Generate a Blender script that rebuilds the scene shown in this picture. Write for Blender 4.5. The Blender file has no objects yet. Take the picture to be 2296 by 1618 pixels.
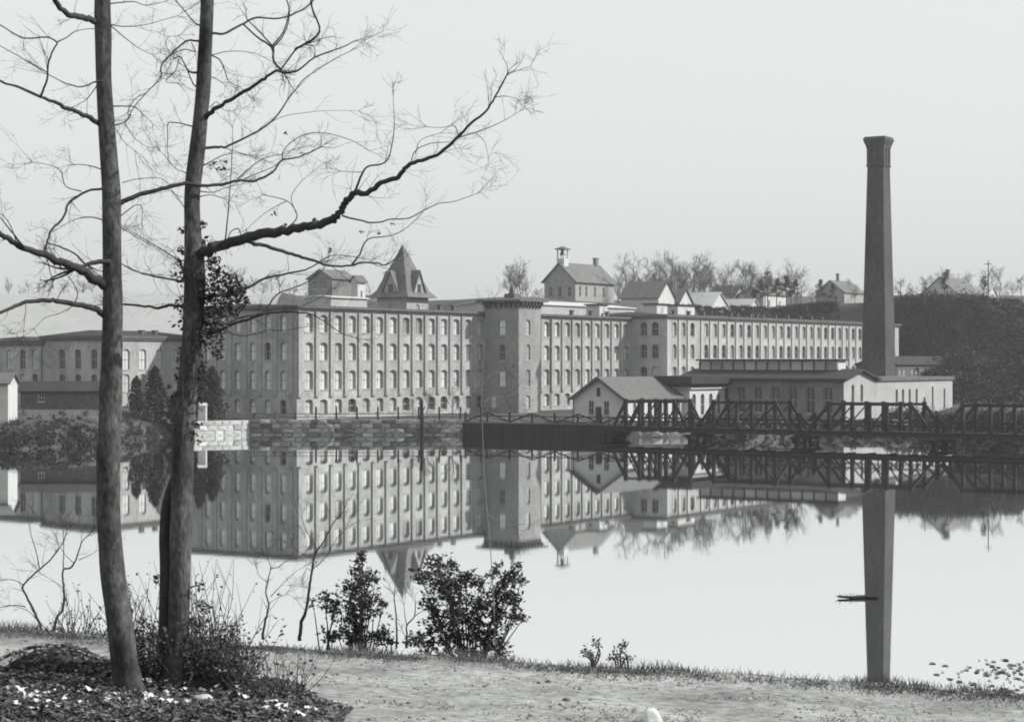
import bpy, bmesh, math, random
from mathutils import Vector, Matrix, noise, Euler

random.seed(7)
SC = bpy.context.scene
COL = SC.collection
R = math.radians

# ------------------------------------------------------------------ camera
F, CX, CY, EYE = 4500.0, 1148.0, 809.0, 10.9      # focal length in units of a 2296-wide picture, eye height above the pond
cam_d = bpy.data.cameras.new('camera')
cam = bpy.data.objects.new('camera', cam_d)
COL.objects.link(cam)
cam_d.sensor_fit = 'HORIZONTAL'
cam_d.sensor_width = 36.0
cam_d.lens = 36.0 * F / 2296.0
cam_d.clip_start = 0.5
cam_d.clip_end = 5000
cam.location = (0, 0, EYE)
cam.rotation_euler = (R(90), 0, 0)
SC.camera = cam

# ------------------------------------------------------------------ light
SUN_AZ = math.atan2(-0.04, 1.0)          # direction the sunlight comes from, measured from +x
SUN_EL = R(34)
world = bpy.data.worlds.new('World')
SC.world = world
world.use_nodes = True
nt = world.node_tree
nt.nodes.clear()
out = nt.nodes.new('ShaderNodeOutputWorld')
bg = nt.nodes.new('ShaderNodeBackground')
sky = nt.nodes.new('ShaderNodeTexSky')
sky.sky_type = 'NISHITA'
sky.sun_disc = False
sky.sun_elevation = SUN_EL
sky.sun_rotation = R(90) - SUN_AZ
sky.dust_density = 4.0
sky.air_density = 1.0
# blue-sensitive plate: the sky of a black-and-white picture is its blue light, almost even
sep = nt.nodes.new('ShaderNodeSeparateColor')
pw = nt.nodes.new('ShaderNodeMath'); pw.operation = 'POWER'; pw.inputs[1].default_value = 0.16
mu = nt.nodes.new('ShaderNodeMath'); mu.operation = 'MULTIPLY'; mu.inputs[1].default_value = 6.75
tint = nt.nodes.new('ShaderNodeCombineColor')
tr = nt.nodes.new('ShaderNodeMath'); tr.operation = 'MULTIPLY'; tr.inputs[1].default_value = 0.965
tb = nt.nodes.new('ShaderNodeMath'); tb.operation = 'MULTIPLY'; tb.inputs[1].default_value = 0.985
L = nt.links.new
L(sky.outputs[0], sep.inputs[0])
L(sep.outputs[2], pw.inputs[0])
L(pw.outputs[0], mu.inputs[0])
L(mu.outputs[0], tr.inputs[0]); L(mu.outputs[0], tb.inputs[0])
L(tr.outputs[0], tint.inputs[0]); L(mu.outputs[0], tint.inputs[1]); L(tb.outputs[0], tint.inputs[2])
L(tint.outputs[0], bg.inputs[0])
bg.inputs[1].default_value = 0.1
L(bg.outputs[0], out.inputs[0])

sun_d = bpy.data.lights.new('sun', 'SUN')
sun_d.energy = 5.0
sun_d.angle = R(0.53)
sun_d.color = (1.0, 0.985, 0.965)
sun = bpy.data.objects.new('sun', sun_d)
COL.objects.link(sun)
sv = Vector((math.cos(SUN_AZ) * math.cos(SUN_EL), math.sin(SUN_AZ) * math.cos(SUN_EL), math.sin(SUN_EL)))
sun.rotation_euler = sv.to_track_quat('Z', 'Y').to_euler()
sun.location = (60, 40, 80)

SC.view_settings.view_transform = 'Standard'
SC.view_settings.look = 'None'
SC.view_settings.exposure = 0.0
SC.view_settings.gamma = 1.0
SC.view_settings.use_curve_mapping = False
SC.render.engine = 'CYCLES'
SC.cycles.use_denoising = True
SC.cycles.max_bounces = 6
SC.cycles.diffuse_bounces = 2
SC.cycles.glossy_bounces = 3
SC.cycles.transmission_bounces = 2
SC.cycles.volume_bounces = 0
SC.cycles.caustics_reflective = False
SC.cycles.filter_width = 1.9

HAZE = 0.00018


# ------------------------------------------------------------------ helpers
def at(px, py, Y):
    """the point at distance Y that a position of the 2296-wide photograph measures to"""
    return Vector(((px - CX) / F * Y, Y, EYE - (py - CY) / F * Y))


def tag(o, label=None, cat=None, group=None, kind=None):
    if label: o['label'] = label
    if cat: o['category'] = cat
    if group: o['group'] = group
    if kind: o['kind'] = kind
    return o


def empty(name, loc, rz=0.0):
    o = bpy.data.objects.new(name, None)
    o.empty_display_size = 0.5
    o.location = loc
    o.rotation_euler = (0, 0, rz)
    COL.objects.link(o)
    return o


def link_mesh(name, me, parent=None, loc=(0, 0, 0), rz=0.0, scale=None):
    o = bpy.data.objects.new(name, me)
    COL.objects.link(o)
    o.location = loc
    o.rotation_euler = (0, 0, rz)
    if scale: o.scale = scale
    if parent: o.parent = parent
    return o


def copy_tree(src, loc=None, rz=None, scale=None):
    c = src.copy()
    COL.objects.link(c)
    for ch in src.children:
        d = ch.copy(); COL.objects.link(d); d.parent = c
        for g in ch.children:
            e = g.copy(); COL.objects.link(e); e.parent = d
    if loc is not None: c.location = loc
    if rz is not None: c.rotation_euler = (0, 0, rz)
    if scale is not None: c.scale = scale
    return c


class MB:
    def __init__(self):
        self.v = []; self.f = []

    def add(self, vs, fs):
        b = len(self.v)
        self.v.extend(vs)
        self.f.extend([tuple(i + b for i in q) for q in fs])

    def quad(self, a, b, c, d):
        self.add([a, b, c, d], [(0, 1, 2, 3)])

    def poly(self, pts):
        self.add(list(pts), [tuple(range(len(pts)))])

    def box(self, x0, x1, y0, y1, z0, z1):
        self.add([(x0, y0, z0), (x1, y0, z0), (x1, y1, z0), (x0, y1, z0), (x0, y0, z1), (x1, y0, z1), (x1, y1, z1), (x0, y1, z1)],
                 [(3, 2, 1, 0), (4, 5, 6, 7), (0, 1, 5, 4), (1, 2, 6, 5), (2, 3, 7, 6), (3, 0, 4, 7)])

    def beam(self, a, b, w, h):
        """a squared bar from a to b, w wide and h high"""
        a = Vector(a); b = Vector(b)
        d = (b - a).normalized()
        s = d.cross(Vector((0, 0, 1)))
        if s.length < 1e-3: s = Vector((1, 0, 0))
        s.normalize()
        u = s.cross(d).normalized()
        s *= w / 2; u *= h / 2
        vs = [a - s - u, a + s - u, a + s + u, a - s + u, b - s - u, b + s - u, b + s + u, b - s + u]
        self.add(vs, [(3, 2, 1, 0), (4, 5, 6, 7), (0, 1, 5, 4), (1, 2, 6, 5), (2, 3, 7, 6), (3, 0, 4, 7)])

    def frustum(self, z0, hx0, hy0, z1, hx1, hy1, cx=0, cy=0, caps=True):
        vs = [(cx - hx0, cy - hy0, z0), (cx + hx0, cy - hy0, z0), (cx + hx0, cy + hy0, z0), (cx - hx0, cy + hy0, z0),
              (cx - hx1, cy - hy1, z1), (cx + hx1, cy - hy1, z1), (cx + hx1, cy + hy1, z1), (cx - hx1, cy + hy1, z1)]
        fs = [(0, 1, 5, 4), (1, 2, 6, 5), (2, 3, 7, 6), (3, 0, 4, 7)]
        if caps: fs += [(3, 2, 1, 0), (4, 5, 6, 7)]
        self.add(vs, fs)

    def tube(self, pts, rad, n=6, cap=True, rough=0.0):
        pts = [Vector(p) for p in pts]
        m = len(pts)
        up = None
        b = len(self.v)
        for i in range(m):
            if i == 0: t = pts[1] - pts[0]
            elif i == m - 1: t = pts[-1] - pts[-2]
            else: t = pts[i + 1] - pts[i - 1]
            if t.length < 1e-9: t = Vector((0, 0, 1))
            t.normalize()
            if up is None:
                up = t.cross(Vector((0.31, 0.9, 0.2)))
                if up.length < 1e-3: up = t.cross(Vector((1, 0, 0)))
            up = (up - t * up.dot(t))
            if up.length < 1e-6: up = t.orthogonal()
            up.normalize()
            s = t.cross(up)
            for k in range(n):
                a = 2 * math.pi * k / n
                r = rad[i]
                if rough:
                    r *= 1 + rough * noise.noise(Vector((math.cos(a) * 1.7, math.sin(a) * 1.7, pts[i].z * 2.3 + pts[i].x)))
                self.v.append(pts[i] + up * (math.cos(a) * r) + s * (math.sin(a) * r))
        for i in range(m - 1):
            for k in range(n):
                k2 = (k + 1) % n
                self.f.append((b + i * n + k, b + i * n + k2, b + (i + 1) * n + k2, b + (i + 1) * n + k))
        if cap:
            self.f.append(tuple(b + k for k in range(n - 1, -1, -1)))
            self.f.append(tuple(b + (m - 1) * n + k for k in range(n)))

    def leaf(self, c, ln, wd, rnd=random):
        d = Vector((rnd.gauss(0, 1), rnd.gauss(0, 1), rnd.gauss(0, 0.7)))
        if d.length < 1e-3: d = Vector((1, 0, 0))
        d.normalize()
        s = d.orthogonal().normalized()
        s = Matrix.Rotation(rnd.uniform(0, 6.28), 3, d) @ s
        n = d.cross(s) * wd * 0.25
        c = Vector(c)
        self.add([c - d * ln / 2, c + s * wd / 2 + n, c + d * ln / 2, c - s * wd / 2 + n], [(0, 1, 2), (0, 2, 3)])

    def mesh(self, name, m, smooth=False):
        me = bpy.data.meshes.new(name)
        me.from_pydata([tuple(v) for v in self.v], [], self.f)
        me.materials.append(m)
        if smooth:
            me.polygons.foreach_set('use_smooth', [True] * len(me.polygons))
        me.update()
        return me

    def build(self, name, m, parent=None, loc=(0, 0, 0), rz=0.0, smooth=False):
        return link_mesh(name, self.mesh(name, m, smooth), parent, loc, rz)


def smooth_line(pts, k=4):
    """Catmull-Rom through pts (any dimension vectors)"""
    pts = [Vector(p) for p in pts]
    if len(pts) < 3: return pts
    res = []
    P = [pts[0] * 2 - pts[1]] + pts + [pts[-1] * 2 - pts[-2]]
    for i in range(1, len(P) - 2):
        a, b, c, d = P[i - 1], P[i], P[i + 1], P[i + 2]
        for j in range(k):
            t = j / k
            res.append(0.5 * ((2 * b) + (c - a) * t + (2 * a - 5 * b + 4 * c - d) * t * t + (3 * b - a - 3 * c + d) * t ** 3))
    res.append(pts[-1])
    return res


def sstep(a, b, x):
    t = max(0.0, min(1.0, (x - a) / (b - a)))
    return t * t * (3 - 2 * t)


# ------------------------------------------------------------------ materials
def grey(g, warm=0.0):
    return (g * (0.985 + warm), g, g * (0.985 - warm), 1)


def material(name, g, rough=0.9, var=0.25, scale=1.5, fine=0.15, fine_scale=14.0, bump=0.0, bump_scale=10.0, spec=0.2,
             stretch=(1, 1, 1), coord='Object', per_object=0.0, per_island=0.0, brick=0.0, seed=0.0):
    m = bpy.data.materials.new(name)
    m.use_nodes = True
    t = m.node_tree
    N = t.nodes; K = t.links.new
    bs = N['Principled BSDF']
    bs.inputs['Roughness'].default_value = rough
    bs.inputs['Specular IOR Level'].default_value = spec
    tc = N.new('ShaderNodeTexCoord')
    mp = N.new('ShaderNodeMapping'); mp.inputs['Scale'].default_value = stretch; mp.inputs['Location'].default_value = (seed, seed * 2, 0)
    K(tc.outputs[coord], mp.inputs[0])
    n1 = N.new('ShaderNodeTexNoise'); n1.inputs['Scale'].default_value = scale; n1.inputs['Detail'].default_value = 5; n1.inputs['Roughness'].default_value = 0.6
    n2 = N.new('ShaderNodeTexNoise'); n2.inputs['Scale'].default_value = fine_scale; n2.inputs['Detail'].default_value = 3
    K(mp.outputs[0], n1.inputs['Vector']); K(mp.outputs[0], n2.inputs['Vector'])

    def rng(sock, lo, hi, a=0.3, b=0.7):
        r = N.new('ShaderNodeMapRange')
        r.inputs['From Min'].default_value = a; r.inputs['From Max'].default_value = b
        r.inputs['To Min'].default_value = lo; r.inputs['To Max'].default_value = hi
        K(sock, r.inputs['Value'])
        return r.outputs[0]

    def mul(a, b):
        x = N.new('ShaderNodeMath'); x.operation = 'MULTIPLY'
        K(a, x.inputs[0]); K(b, x.inputs[1])
        return x.outputs[0]
    v = mul(rng(n1.outputs['Fac'], 1 - var, 1 + var), rng(n2.outputs['Fac'], 1 - fine, 1 + fine))
    if per_object:
        oi = N.new('ShaderNodeObjectInfo')
        v = mul(v, rng(oi.outputs['Random'], 1 - per_object, 1 + per_object, 0, 1))
    if per_island:
        ge = N.new('ShaderNodeNewGeometry')
        v = mul(v, rng(ge.outputs['Random Per Island'], 1 - per_island, 1 + per_island, 0, 1))
    if brick:
        br = N.new('ShaderNodeTexBrick')
        br.inputs['Scale'].default_value = 1.0
        br.inputs['Brick Width'].default_value = 0.24; br.inputs['Row Height'].default_value = 0.085
        br.inputs['Mortar Size'].default_value = 0.008
        br.inputs['Color1'].default_value = (1 - brick, 1 - brick, 1 - brick, 1); br.inputs['Color2'].default_value = (1 + brick, 1 + brick, 1 + brick, 1)
        br.inputs['Mortar'].default_value = (1.25, 1.25, 1.25, 1)
        # run the courses along whichever wall: use x+y as the horizontal coordinate
        sx = N.new('ShaderNodeSeparateXYZ'); K(tc.outputs[coord], sx.inputs[0])
        ad = N.new('ShaderNodeMath'); ad.operation = 'ADD'; K(sx.outputs[0], ad.inputs[0]); K(sx.outputs[1], ad.inputs[1])
        cx = N.new('ShaderNodeCombineXYZ'); K(ad.outputs[0], cx.inputs[0]); K(sx.outputs[2], cx.inputs[1])
        K(cx.outputs[0], br.inputs['Vector'])
        bw = N.new('ShaderNodeRGBToBW'); K(br.outputs['Color'], bw.inputs[0])
        v = mul(v, bw.outputs[0])
    vm = N.new('ShaderNodeVectorMath'); vm.operation = 'SCALE'
    vm.inputs[0].default_value = grey(g)[:3]
    K(v, vm.inputs['Scale'])
    K(vm.outputs[0], bs.inputs['Base Color'])
    if bump:
        nb = N.new('ShaderNodeTexNoise'); nb.inputs['Scale'].default_value = bump_scale; nb.inputs['Detail'].default_value = 6
        K(mp.outputs[0], nb.inputs['Vector'])
        bp = N.new('ShaderNodeBump'); bp.inputs['Strength'].default_value = 1.0; bp.inputs['Distance'].default_value = bump
        K(nb.outputs['Fac'], bp.inputs['Height']); K(bp.outputs[0], bs.inputs['Normal'])
    return m


M = {}
M['brick'] = material('mill brick', 0.315, 0.92, 0.32, 0.22, 0.18, 2.6, brick=0.12, stretch=(1, 1, 0.45))
M['brick_tower'] = material('tower brick', 0.235, 0.92, 0.26, 0.25, 0.16, 2.6, brick=0.12, seed=11, stretch=(1, 1, 0.45))
M['brick_pale'] = material('pale brick', 0.35, 0.92, 0.24, 0.25, 0.14, 2.6, brick=0.1, seed=3, stretch=(1, 1, 0.45))
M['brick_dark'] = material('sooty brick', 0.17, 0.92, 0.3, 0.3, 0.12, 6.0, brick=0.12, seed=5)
M['brick_stack'] = material('chimney brick', 0.066, 0.92, 0.35, 0.2, 0.25, 2.0, brick=0.25, stretch=(1, 1, 0.5), seed=8)
M['cornice'] = material('painted cornice wood', 0.11, 0.8, 0.2, 1.0)
M['trim_pale'] = material('pale trim', 0.45, 0.8, 0.15, 1.0)
M['frame'] = material('window frame paint', 0.36, 0.7, 0.1, 1.0)
M['pane_pale'] = material('pale pane', 0.55, 0.35, 0.10, 0.9, per_object=0.14, spec=0.5)  # off-white base colour with a slight gloss
M['pane_sky_paint'] = material('painted sky pane', 0.85, 0.35, 0.06, 0.9, per_object=0.08, spec=1.0)  # near-white base colour paints the sky's reflection into the glass
M['pane_mid'] = material('dusty pane', 0.36, 0.3, 0.15, 0.9, per_object=0.35, spec=0.5)
M['pane_dark'] = material('dark pane', 0.035, 0.22, 0.2, 0.9, per_object=0.5, spec=0.6)
M['roof_dark'] = material('tar roof', 0.04, 0.9, 0.25, 0.5)
M['roof_slate'] = material('slate roof', 0.14, 0.8, 0.2, 0.7, 0.2, 5.0)
M['roof_grey'] = material('weathered shingle roof', 0.125, 0.9, 0.15, 0.7, 0.15, 6.0)
M['roof_pale'] = material('pale sheet roof', 0.5, 0.7, 0.1, 0.3)
M['white'] = material('white weatherboard', 0.5, 0.8, 0.1, 0.5)
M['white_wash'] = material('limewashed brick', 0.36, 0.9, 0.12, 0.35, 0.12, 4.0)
M['grey_wood'] = material('grey weatherboard', 0.30, 0.9, 0.15, 0.7)
M['timber'] = material('dark wet timber', 0.03, 0.85, 0.3, 1.2, per_object=0.3)
M['timber_grey'] = material('weathered timber', 0.10, 0.9, 0.3, 1.5)
M['door'] = material('dark door', 0.05, 0.8, 0.2, 1.0)
M['stone'] = material('granite block', 0.25, 0.9, 0.35, 1.0, 0.25, 7.0, bump=0.03, per_object=0.6)
M['stone_pale'] = material('pale granite block', 0.55, 0.9, 0.25, 1.0, 0.2, 9.0, bump=0.03, per_object=0.25)
M['bark'] = material('bark', 0.068, 0.95, 0.7, 3.2, 0.45, 24.0, bump=0.02, bump_scale=22.0, stretch=(1, 1, 0.45))
M['bark_branch'] = material('branch bark', 0.05, 0.95, 0.3, 6.0)
M['bark_far'] = material('far bark', 0.10, 0.95, 0.2, 0.6)
M['bark_pale'] = material('pale sapling bark', 0.2, 0.9, 0.3, 6.0)
M['leaf_dark'] = material('evergreen leaf', 0.045, 0.6, 0.3, 3.0, per_island=0.6, spec=0.35)
M['needle_far'] = material('far evergreen', 0.035, 0.9, 0.3, 0.4, per_island=0.45)
M['brush'] = material('winter brush', 0.045, 0.95, 0.6, 0.08, per_island=0.8)
M['litter'] = material('fallen leaves', 0.10, 0.75, 0.3, 2.0, per_island=0.75)
M['litter_glint'] = material('painted leaf glint', 0.62, 0.6, 0.2, 3.0, per_island=0.35)  # glints on the litter, put into a near-white leaf colour
M['grass'] = material('dead grass', 0.10, 0.9, 0.3, 2.0, per_island=0.6)
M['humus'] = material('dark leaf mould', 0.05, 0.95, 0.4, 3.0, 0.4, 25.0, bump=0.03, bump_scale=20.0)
M['field'] = material('pale winter field', 0.36, 0.95, 0.08, 0.02, 0.05, 0.3)
M['hill'] = material('far hill', 0.17, 0.95, 0.35, 0.03, 0.2, 0.4)
M['reed'] = material('floating leaf', 0.06, 0.9, 0.3, 2.0, per_island=0.5)

# ground: brown-grey earth far off, paler near the road
M['ground'] = material('earth', 0.075, 0.95, 0.35, 0.12, 0.3, 2.5, bump=0.04, bump_scale=8.0)
M['road'] = material('dirt road', 0.26, 0.95, 0.42, 0.7, 0.38, 9.0, bump=0.02, bump_scale=24.0, stretch=(0.75, 1.1, 1))
M['pebble'] = material('pebbles', 0.2, 0.9, 0.3, 2.0, per_island=0.85)


def water_material():
    m = bpy.data.materials.new('pond water')
    m.use_nodes = True
    t = m.node_tree; N = t.nodes; K = t.links.new
    N.clear()
    o = N.new('ShaderNodeOutputMaterial')
    mix = N.new('ShaderNodeMixShader')
    di = N.new('ShaderNodeBsdfDiffuse'); di.inputs[0].default_value = (0.05, 0.055, 0.05, 1)
    gl = N.new('ShaderNodeBsdfGlossy'); gl.inputs[0].default_value = (0.99, 1.0, 0.995, 1); gl.inputs['Roughness'].default_value = 0.02
    lw = N.new('ShaderNodeLayerWeight'); lw.inputs[0].default_value = 0.5
    mr = N.new('ShaderNodeMapRange')
    mr.inputs['From Min'].default_value = 0.55; mr.inputs['From Max'].default_value = 0.80
    mr.inputs['To Min'].default_value = 0.35; mr.inputs['To Max'].default_value = 0.995
    K(lw.outputs['Facing'], mr.inputs['Value'])
    K(mr.outputs[0], mix.inputs[0]); K(di.outputs[0], mix.inputs[1]); K(gl.outputs[0], mix.inputs[2])
    tc = N.new('ShaderNodeTexCoord')
    mp = N.new('ShaderNodeMapping'); mp.inputs['Scale'].default_value = (0.25, 0.9, 1)
    ns = N.new('ShaderNodeTexNoise'); ns.inputs['Scale'].default_value = 1.2; ns.inputs['Detail'].default_value = 3
    bp = N.new('ShaderNodeBump'); bp.inputs['Strength'].default_value = 0.35; bp.inputs['Distance'].default_value = 0.002
    K(tc.outputs['Object'], mp.inputs[0]); K(mp.outputs[0], ns.inputs['Vector']); K(ns.outputs['Fac'], bp.inputs['Height'])
    K(bp.outputs[0], gl.inputs['Normal'])
    K(mix.outputs[0], o.inputs[0])
    return m


M['water'] = water_material()

# ------------------------------------------------------------------ terrain
def crest(x):
    return 26.75 - 0.176 * max(-12, min(12, x))


def near_z(x, y):
    xx = max(-14, min(14, x))
    z = 6.93 - 0.038 * xx + 0.05 * noise.noise(Vector((x * 0.5, y * 0.9, 1.3))) + 0.02 * noise.noise(Vector((x * 2.1, y * 2.9, 4.3)))
    z += 2.4 * sstep(20.5, 2.0, y)
    return z


def shore(x):
    """distance of the far shore"""
    if x < -46:
        return 292.6 - 59 * sstep(-46, -62, x) * 0.85 - 6 * noise.noise(Vector((x * 0.08, 0, 0)))
    if x < -38.6: return 292.6 + (x + 46.0) * 0.6
    if x < 60: return 296.5 - 8.7 * sstep(6, 14, x) * (1 - sstep(33, 41, x))
    return 296.5 - 46 * sstep(60, 84, x)


def far_z(x, y):
    s = shore(x)
    base = -2.4 + 4.4 * sstep(s - 1.5, s + (2.0 if -46 < x < 60 else 7.0), y)
    if x < -44:
        base += 2.0 * sstep(s + 6, s + 40, y) * sstep(-44, -52, x)
    if x > 66: base += 1.5 * sstep(s + 2, s + 26, y) * sstep(66, 80, x)
    # the hill behind the mill (s along the mill street, t behind it) and the brushy slope to its right
    rx, ry = x + 32.6, y - 304.0
    s_, t_ = 0.549 * rx + 0.836 * ry, -0.836 * rx + 0.549 * ry
    up = sstep(372, 468, y) * sstep(20, 40, t_)
    up = max(up, sstep(16, 34, t_) * sstep(60, 120, s_))
    up = max(up, sstep(219, 230, s_))
    up = max(up, sstep(352, 470, y + 6 * noise.noise(Vector((x * 0.02, y * 0.02, 2)))) * sstep(-36, -52, t_))
    h = 22.0 * up
    h += 13 * sstep(500, 900, y) * up
    h += 1.2 * noise.noise(Vector((x * 0.03, y * 0.03, 7.7))) * up
    return base + h


def ground_z(x, y):
    if y < 120:
        c = crest(x)
        if y <= c: return near_z(x, y)
        return max(-2.4, near_z(x, c) - 0.05 - 0.85 * (y - c))
    return far_z(x, y)


def axis(*runs):
    v = []
    for a, b, n in runs:
        v += [a + (b - a) * i / n for i in range(n)]
    v.append(runs[-1][1])
    return v


xs = axis((-450, -100, 28), (-100, -30, 35), (-30, -10, 12), (-10, 10, 84), (10, 30, 12), (30, 110, 80), (110, 450, 28))
ys = axis((-40, 15, 11), (15, 32, 90), (32, 48, 16), (48, 220, 8), (220, 330, 74), (330, 470, 48), (470, 600, 70), (600, 1180, 30))
gm = MB()
nx = len(xs)
for y in ys:
    for x in xs:
        gm.v.append((x, y, ground_z(x, y)))
for j in range(len(ys) - 1):
    for i in range(nx - 1):
        a = j * nx + i
        gm.f.append((a, a + 1, a + nx + 1, a + nx))
tag(gm.build('ground', M['ground'], smooth=True), kind='structure')

w = MB()
w.quad((-330, 29, 0), (330, 29, 0), (330, 330, 0), (-330, 330, 0))
tag(w.build('pond', M['water']), kind='structure')


def draped(name, mat, fx0, fx1, y0, y1, nx, ny, lift, kind='structure'):
    """a sheet lying on the ground between the curves x = fx0(y) and fx1(y)"""
    b = MB()
    for j in range(ny + 1):
        y = y0 + (y1 - y0) * j / ny
        for i in range(nx + 1):
            x = fx0(y) + (fx1(y) - fx0(y)) * i / nx
            b.v.append((x, y, ground_z(x, y) + lift))
    for j in range(ny):
        for i in range(nx):
            a = j * (nx + 1) + i
            b.f.append((a, a + 1, a + nx + 2, a + nx + 1))
    return tag(b.build(name, mat, smooth=True), kind=kind)


# dirt road along the crest of the bank
b = MB()
NXR, NYR = 150, 34
for j in range(NYR + 1):
    for i in range(NXR + 1):
        x = -14 + 28 * i / NXR
        y = 18.5 + (crest(x) - 0.22 + 0.10 * noise.noise(Vector((x * 0.8, 3.1, 0))) - 18.5) * j / NYR
        b.v.append((x, y, ground_z(x, y) + 0.012))
for j in range(NYR):
    for i in range(NXR):
        a = j * (NXR + 1) + i
        b.f.append((a, a + 1, a + NXR + 2, a + NXR + 1))
tag(b.build('road', M['road'], smooth=True), kind='structure')


def litter_edge(y):
    return -2.3 - 1.1 * sstep(22.2, 24.4, y) + 0.35 * noise.noise(Vector((y * 1.5, 9, 0)))


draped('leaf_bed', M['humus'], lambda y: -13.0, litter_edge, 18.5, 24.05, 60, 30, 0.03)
draped('field', M['field'], lambda y: -175.0, lambda y: -52.0, 335, 468, 40, 40, 0.15)

# ------------------------------------------------------------------ buildings
U_ANG = math.atan2(0.836, 0.549)            # the mill street: local x runs away to the right, local y away to the left
U = Vector((0.549, 0.836, 0)); W = Vector((-0.836, 0.549, 0))
C0 = Vector((-32.6, 304.0, 2.0))


def opening_outline(w, h, rise, k=6):
    pts = [(-w / 2, 0), (w / 2, 0)]
    for i in range(k + 1):
        a = math.pi * i / k
        pts.append((w / 2 * math.cos(a), h - rise + rise * math.sin(a)))
    return pts


_win = {}


def window_meshes(w, h, rise, reveal, frame_mat, bars=True):
    key = (round(w, 2), round(h, 2), round(rise, 2), round(reveal, 2), frame_mat.name, bars)
    if key in _win: return _win[key]
    f = MB()
    d0, d1 = reveal - 0.1, reveal - 0.02
    t = 0.09 if w > 0.8 else 0.06
    f.box(-w / 2, -w / 2 + t, d0, d1, 0, h - rise)
    f.box(w / 2 - t, w / 2, d0, d1, 0, h - rise)
    f.box(-w / 2 + t, w / 2 - t, d0, d1, 0, t)
    if bars:
        f.box(-0.03, 0.03, d0, d1 - 0.01, t, h - 0.05)
        f.box(-w / 2 + t, w / 2 - t, d0 - 0.03, d1 - 0.02, h * 0.48, h * 0.48 + t)
    # arch ring of the frame
    k = 6
    ring = []
    for i in range(k + 1):
        a = math.pi * i / k
        ring.append(((w / 2) * math.cos(a), h - rise + rise * math.sin(a), (w / 2 - t) * math.cos(a), h - rise + max(rise - t, 0.01) * math.sin(a)))
    for i in range(k):
        a, c = ring[i], ring[i + 1]
        f.quad((a[0], d0, a[1]), (c[0], d0, c[1]), (c[2], d0, c[3]), (a[2], d0, a[3]))
    # sill, standing out of the wall
    f.box(-w / 2 - 0.12, w / 2 + 0.12, -0.10, reveal - 0.12, -0.14, -0.004)
    p = MB()
    p.poly([(x, reveal - 0.045, z) for x, z in opening_outline(w, h, rise)])
    fm = f.mesh('window', frame_mat)
    pms = {q: p.mesh('pane', M[q]) for q in ('pane_pale', 'pane_mid', 'pane_dark', 'pane_sky_paint')}
    _win[key] = (fm, pms)
    return _win[key]


def wall_face(mb, P, L, z0, z1, cols, depth):
    """wall in the plane P(a, height, inward) with arched openings cut through it"""
    a0 = 0.0
    for ac, w, ops in sorted(cols, key=lambda c: c[0]):
        l, r = ac - w / 2, ac + w / 2
        mb.quad(P(a0, z0, 0), P(l, z0, 0), P(l, z1, 0), P(a0, z1, 0))
        ops = sorted(ops)
        zc = z0
        for i, (zb, zt, rise) in enumerate(ops):
            if i == 0: mb.quad(P(l, zc, 0), P(r, zc, 0), P(r, zb, 0), P(l, zb, 0))
            zn = ops[i + 1][0] if i + 1 < len(ops) else z1
            o = [(ac + x, zb + z) for x, z in opening_outline(w, zt - zb, rise)]
            arc = o[2:]
            for q in range(len(arc) - 1):
                (x1, h1), (x2, h2) = arc[q], arc[q + 1]
                mb.quad(P(x2, h2, 0), P(x1, h1, 0), P(x1, zn, 0), P(x2, zn, 0))
            for q in range(len(o)):
                (x1, h1), (x2, h2) = o[q], o[(q + 1) % len(o)]
                mb.quad(P(x1, h1, 0), P(x2, h2, 0), P(x2, h2, depth), P(x1, h1, depth))
        a0 = r
    mb.quad(P(a0, z0, 0), P(L, z0, 0), P(L, z1, 0), P(a0, z1, 0))


SIDES = {
    # name: (origin as a function of L, W), along, inward, rotation of the window
    'front': (lambda l, w: (0, 0), (1, 0), (0, 1), 0.0),
    'end': (lambda l, w: (0, 0), (0, 1), (1, 0), -math.pi / 2),
    'back': (lambda l, w: (0, w), (1, 0), (0, -1), math.pi),
    'far': (lambda l, w: (l, 0), (0, 1), (-1, 0), math.pi / 2),
}


def walls(root, l, w, z0, z1, cols, mat, reveal=0.3, frame=None, gables=(), ridge=0.0, glass=None, name='wall', ox=0.0, oy=0.0, sides=('front', 'end', 'back', 'far')):
    """four walls of a box l x w at root-local (ox, oy); cols: side -> list of (position, width, [(bottom, top, arch rise)])"""
    mb = MB()
    frame = frame or M['frame']
    for sd in sides:
        og, al, inn, rot = SIDES[sd]
        bx, by = og(l, w)
        ln = l if sd in ('front', 'back') else w

        def P(a, z, d, bx=bx, by=by, al=al, inn=inn):
            return (ox + bx + al[0] * a + inn[0] * d, oy + by + al[1] * a + inn[1] * d, z)
        wall_face(mb, P, ln, z0, z1, cols.get(sd, []), reveal)
        if sd in gables:
            mb.poly([P(0, z1, 0), P(ln, z1, 0), P(ln / 2, ridge, 0)])
    mb.build(name, mat, root)
    for sd in sides:
        og, al, inn, rot = SIDES[sd]
        bx, by = og(l, w)
        for ac, ww, ops in cols.get(sd, []):
            for zb, zt, rise in ops:
                fm, pms = window_meshes(ww, zt - zb, rise, reveal, frame)
                wo = link_mesh('window', fm, root, (ox + bx + al[0] * ac, oy + by + al[1] * ac, zb), rot)
                q = glass(sd, ac, zb) if callable(glass) else (glass or 'pane_mid')
                link_mesh('pane', pms[q], wo)


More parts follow.
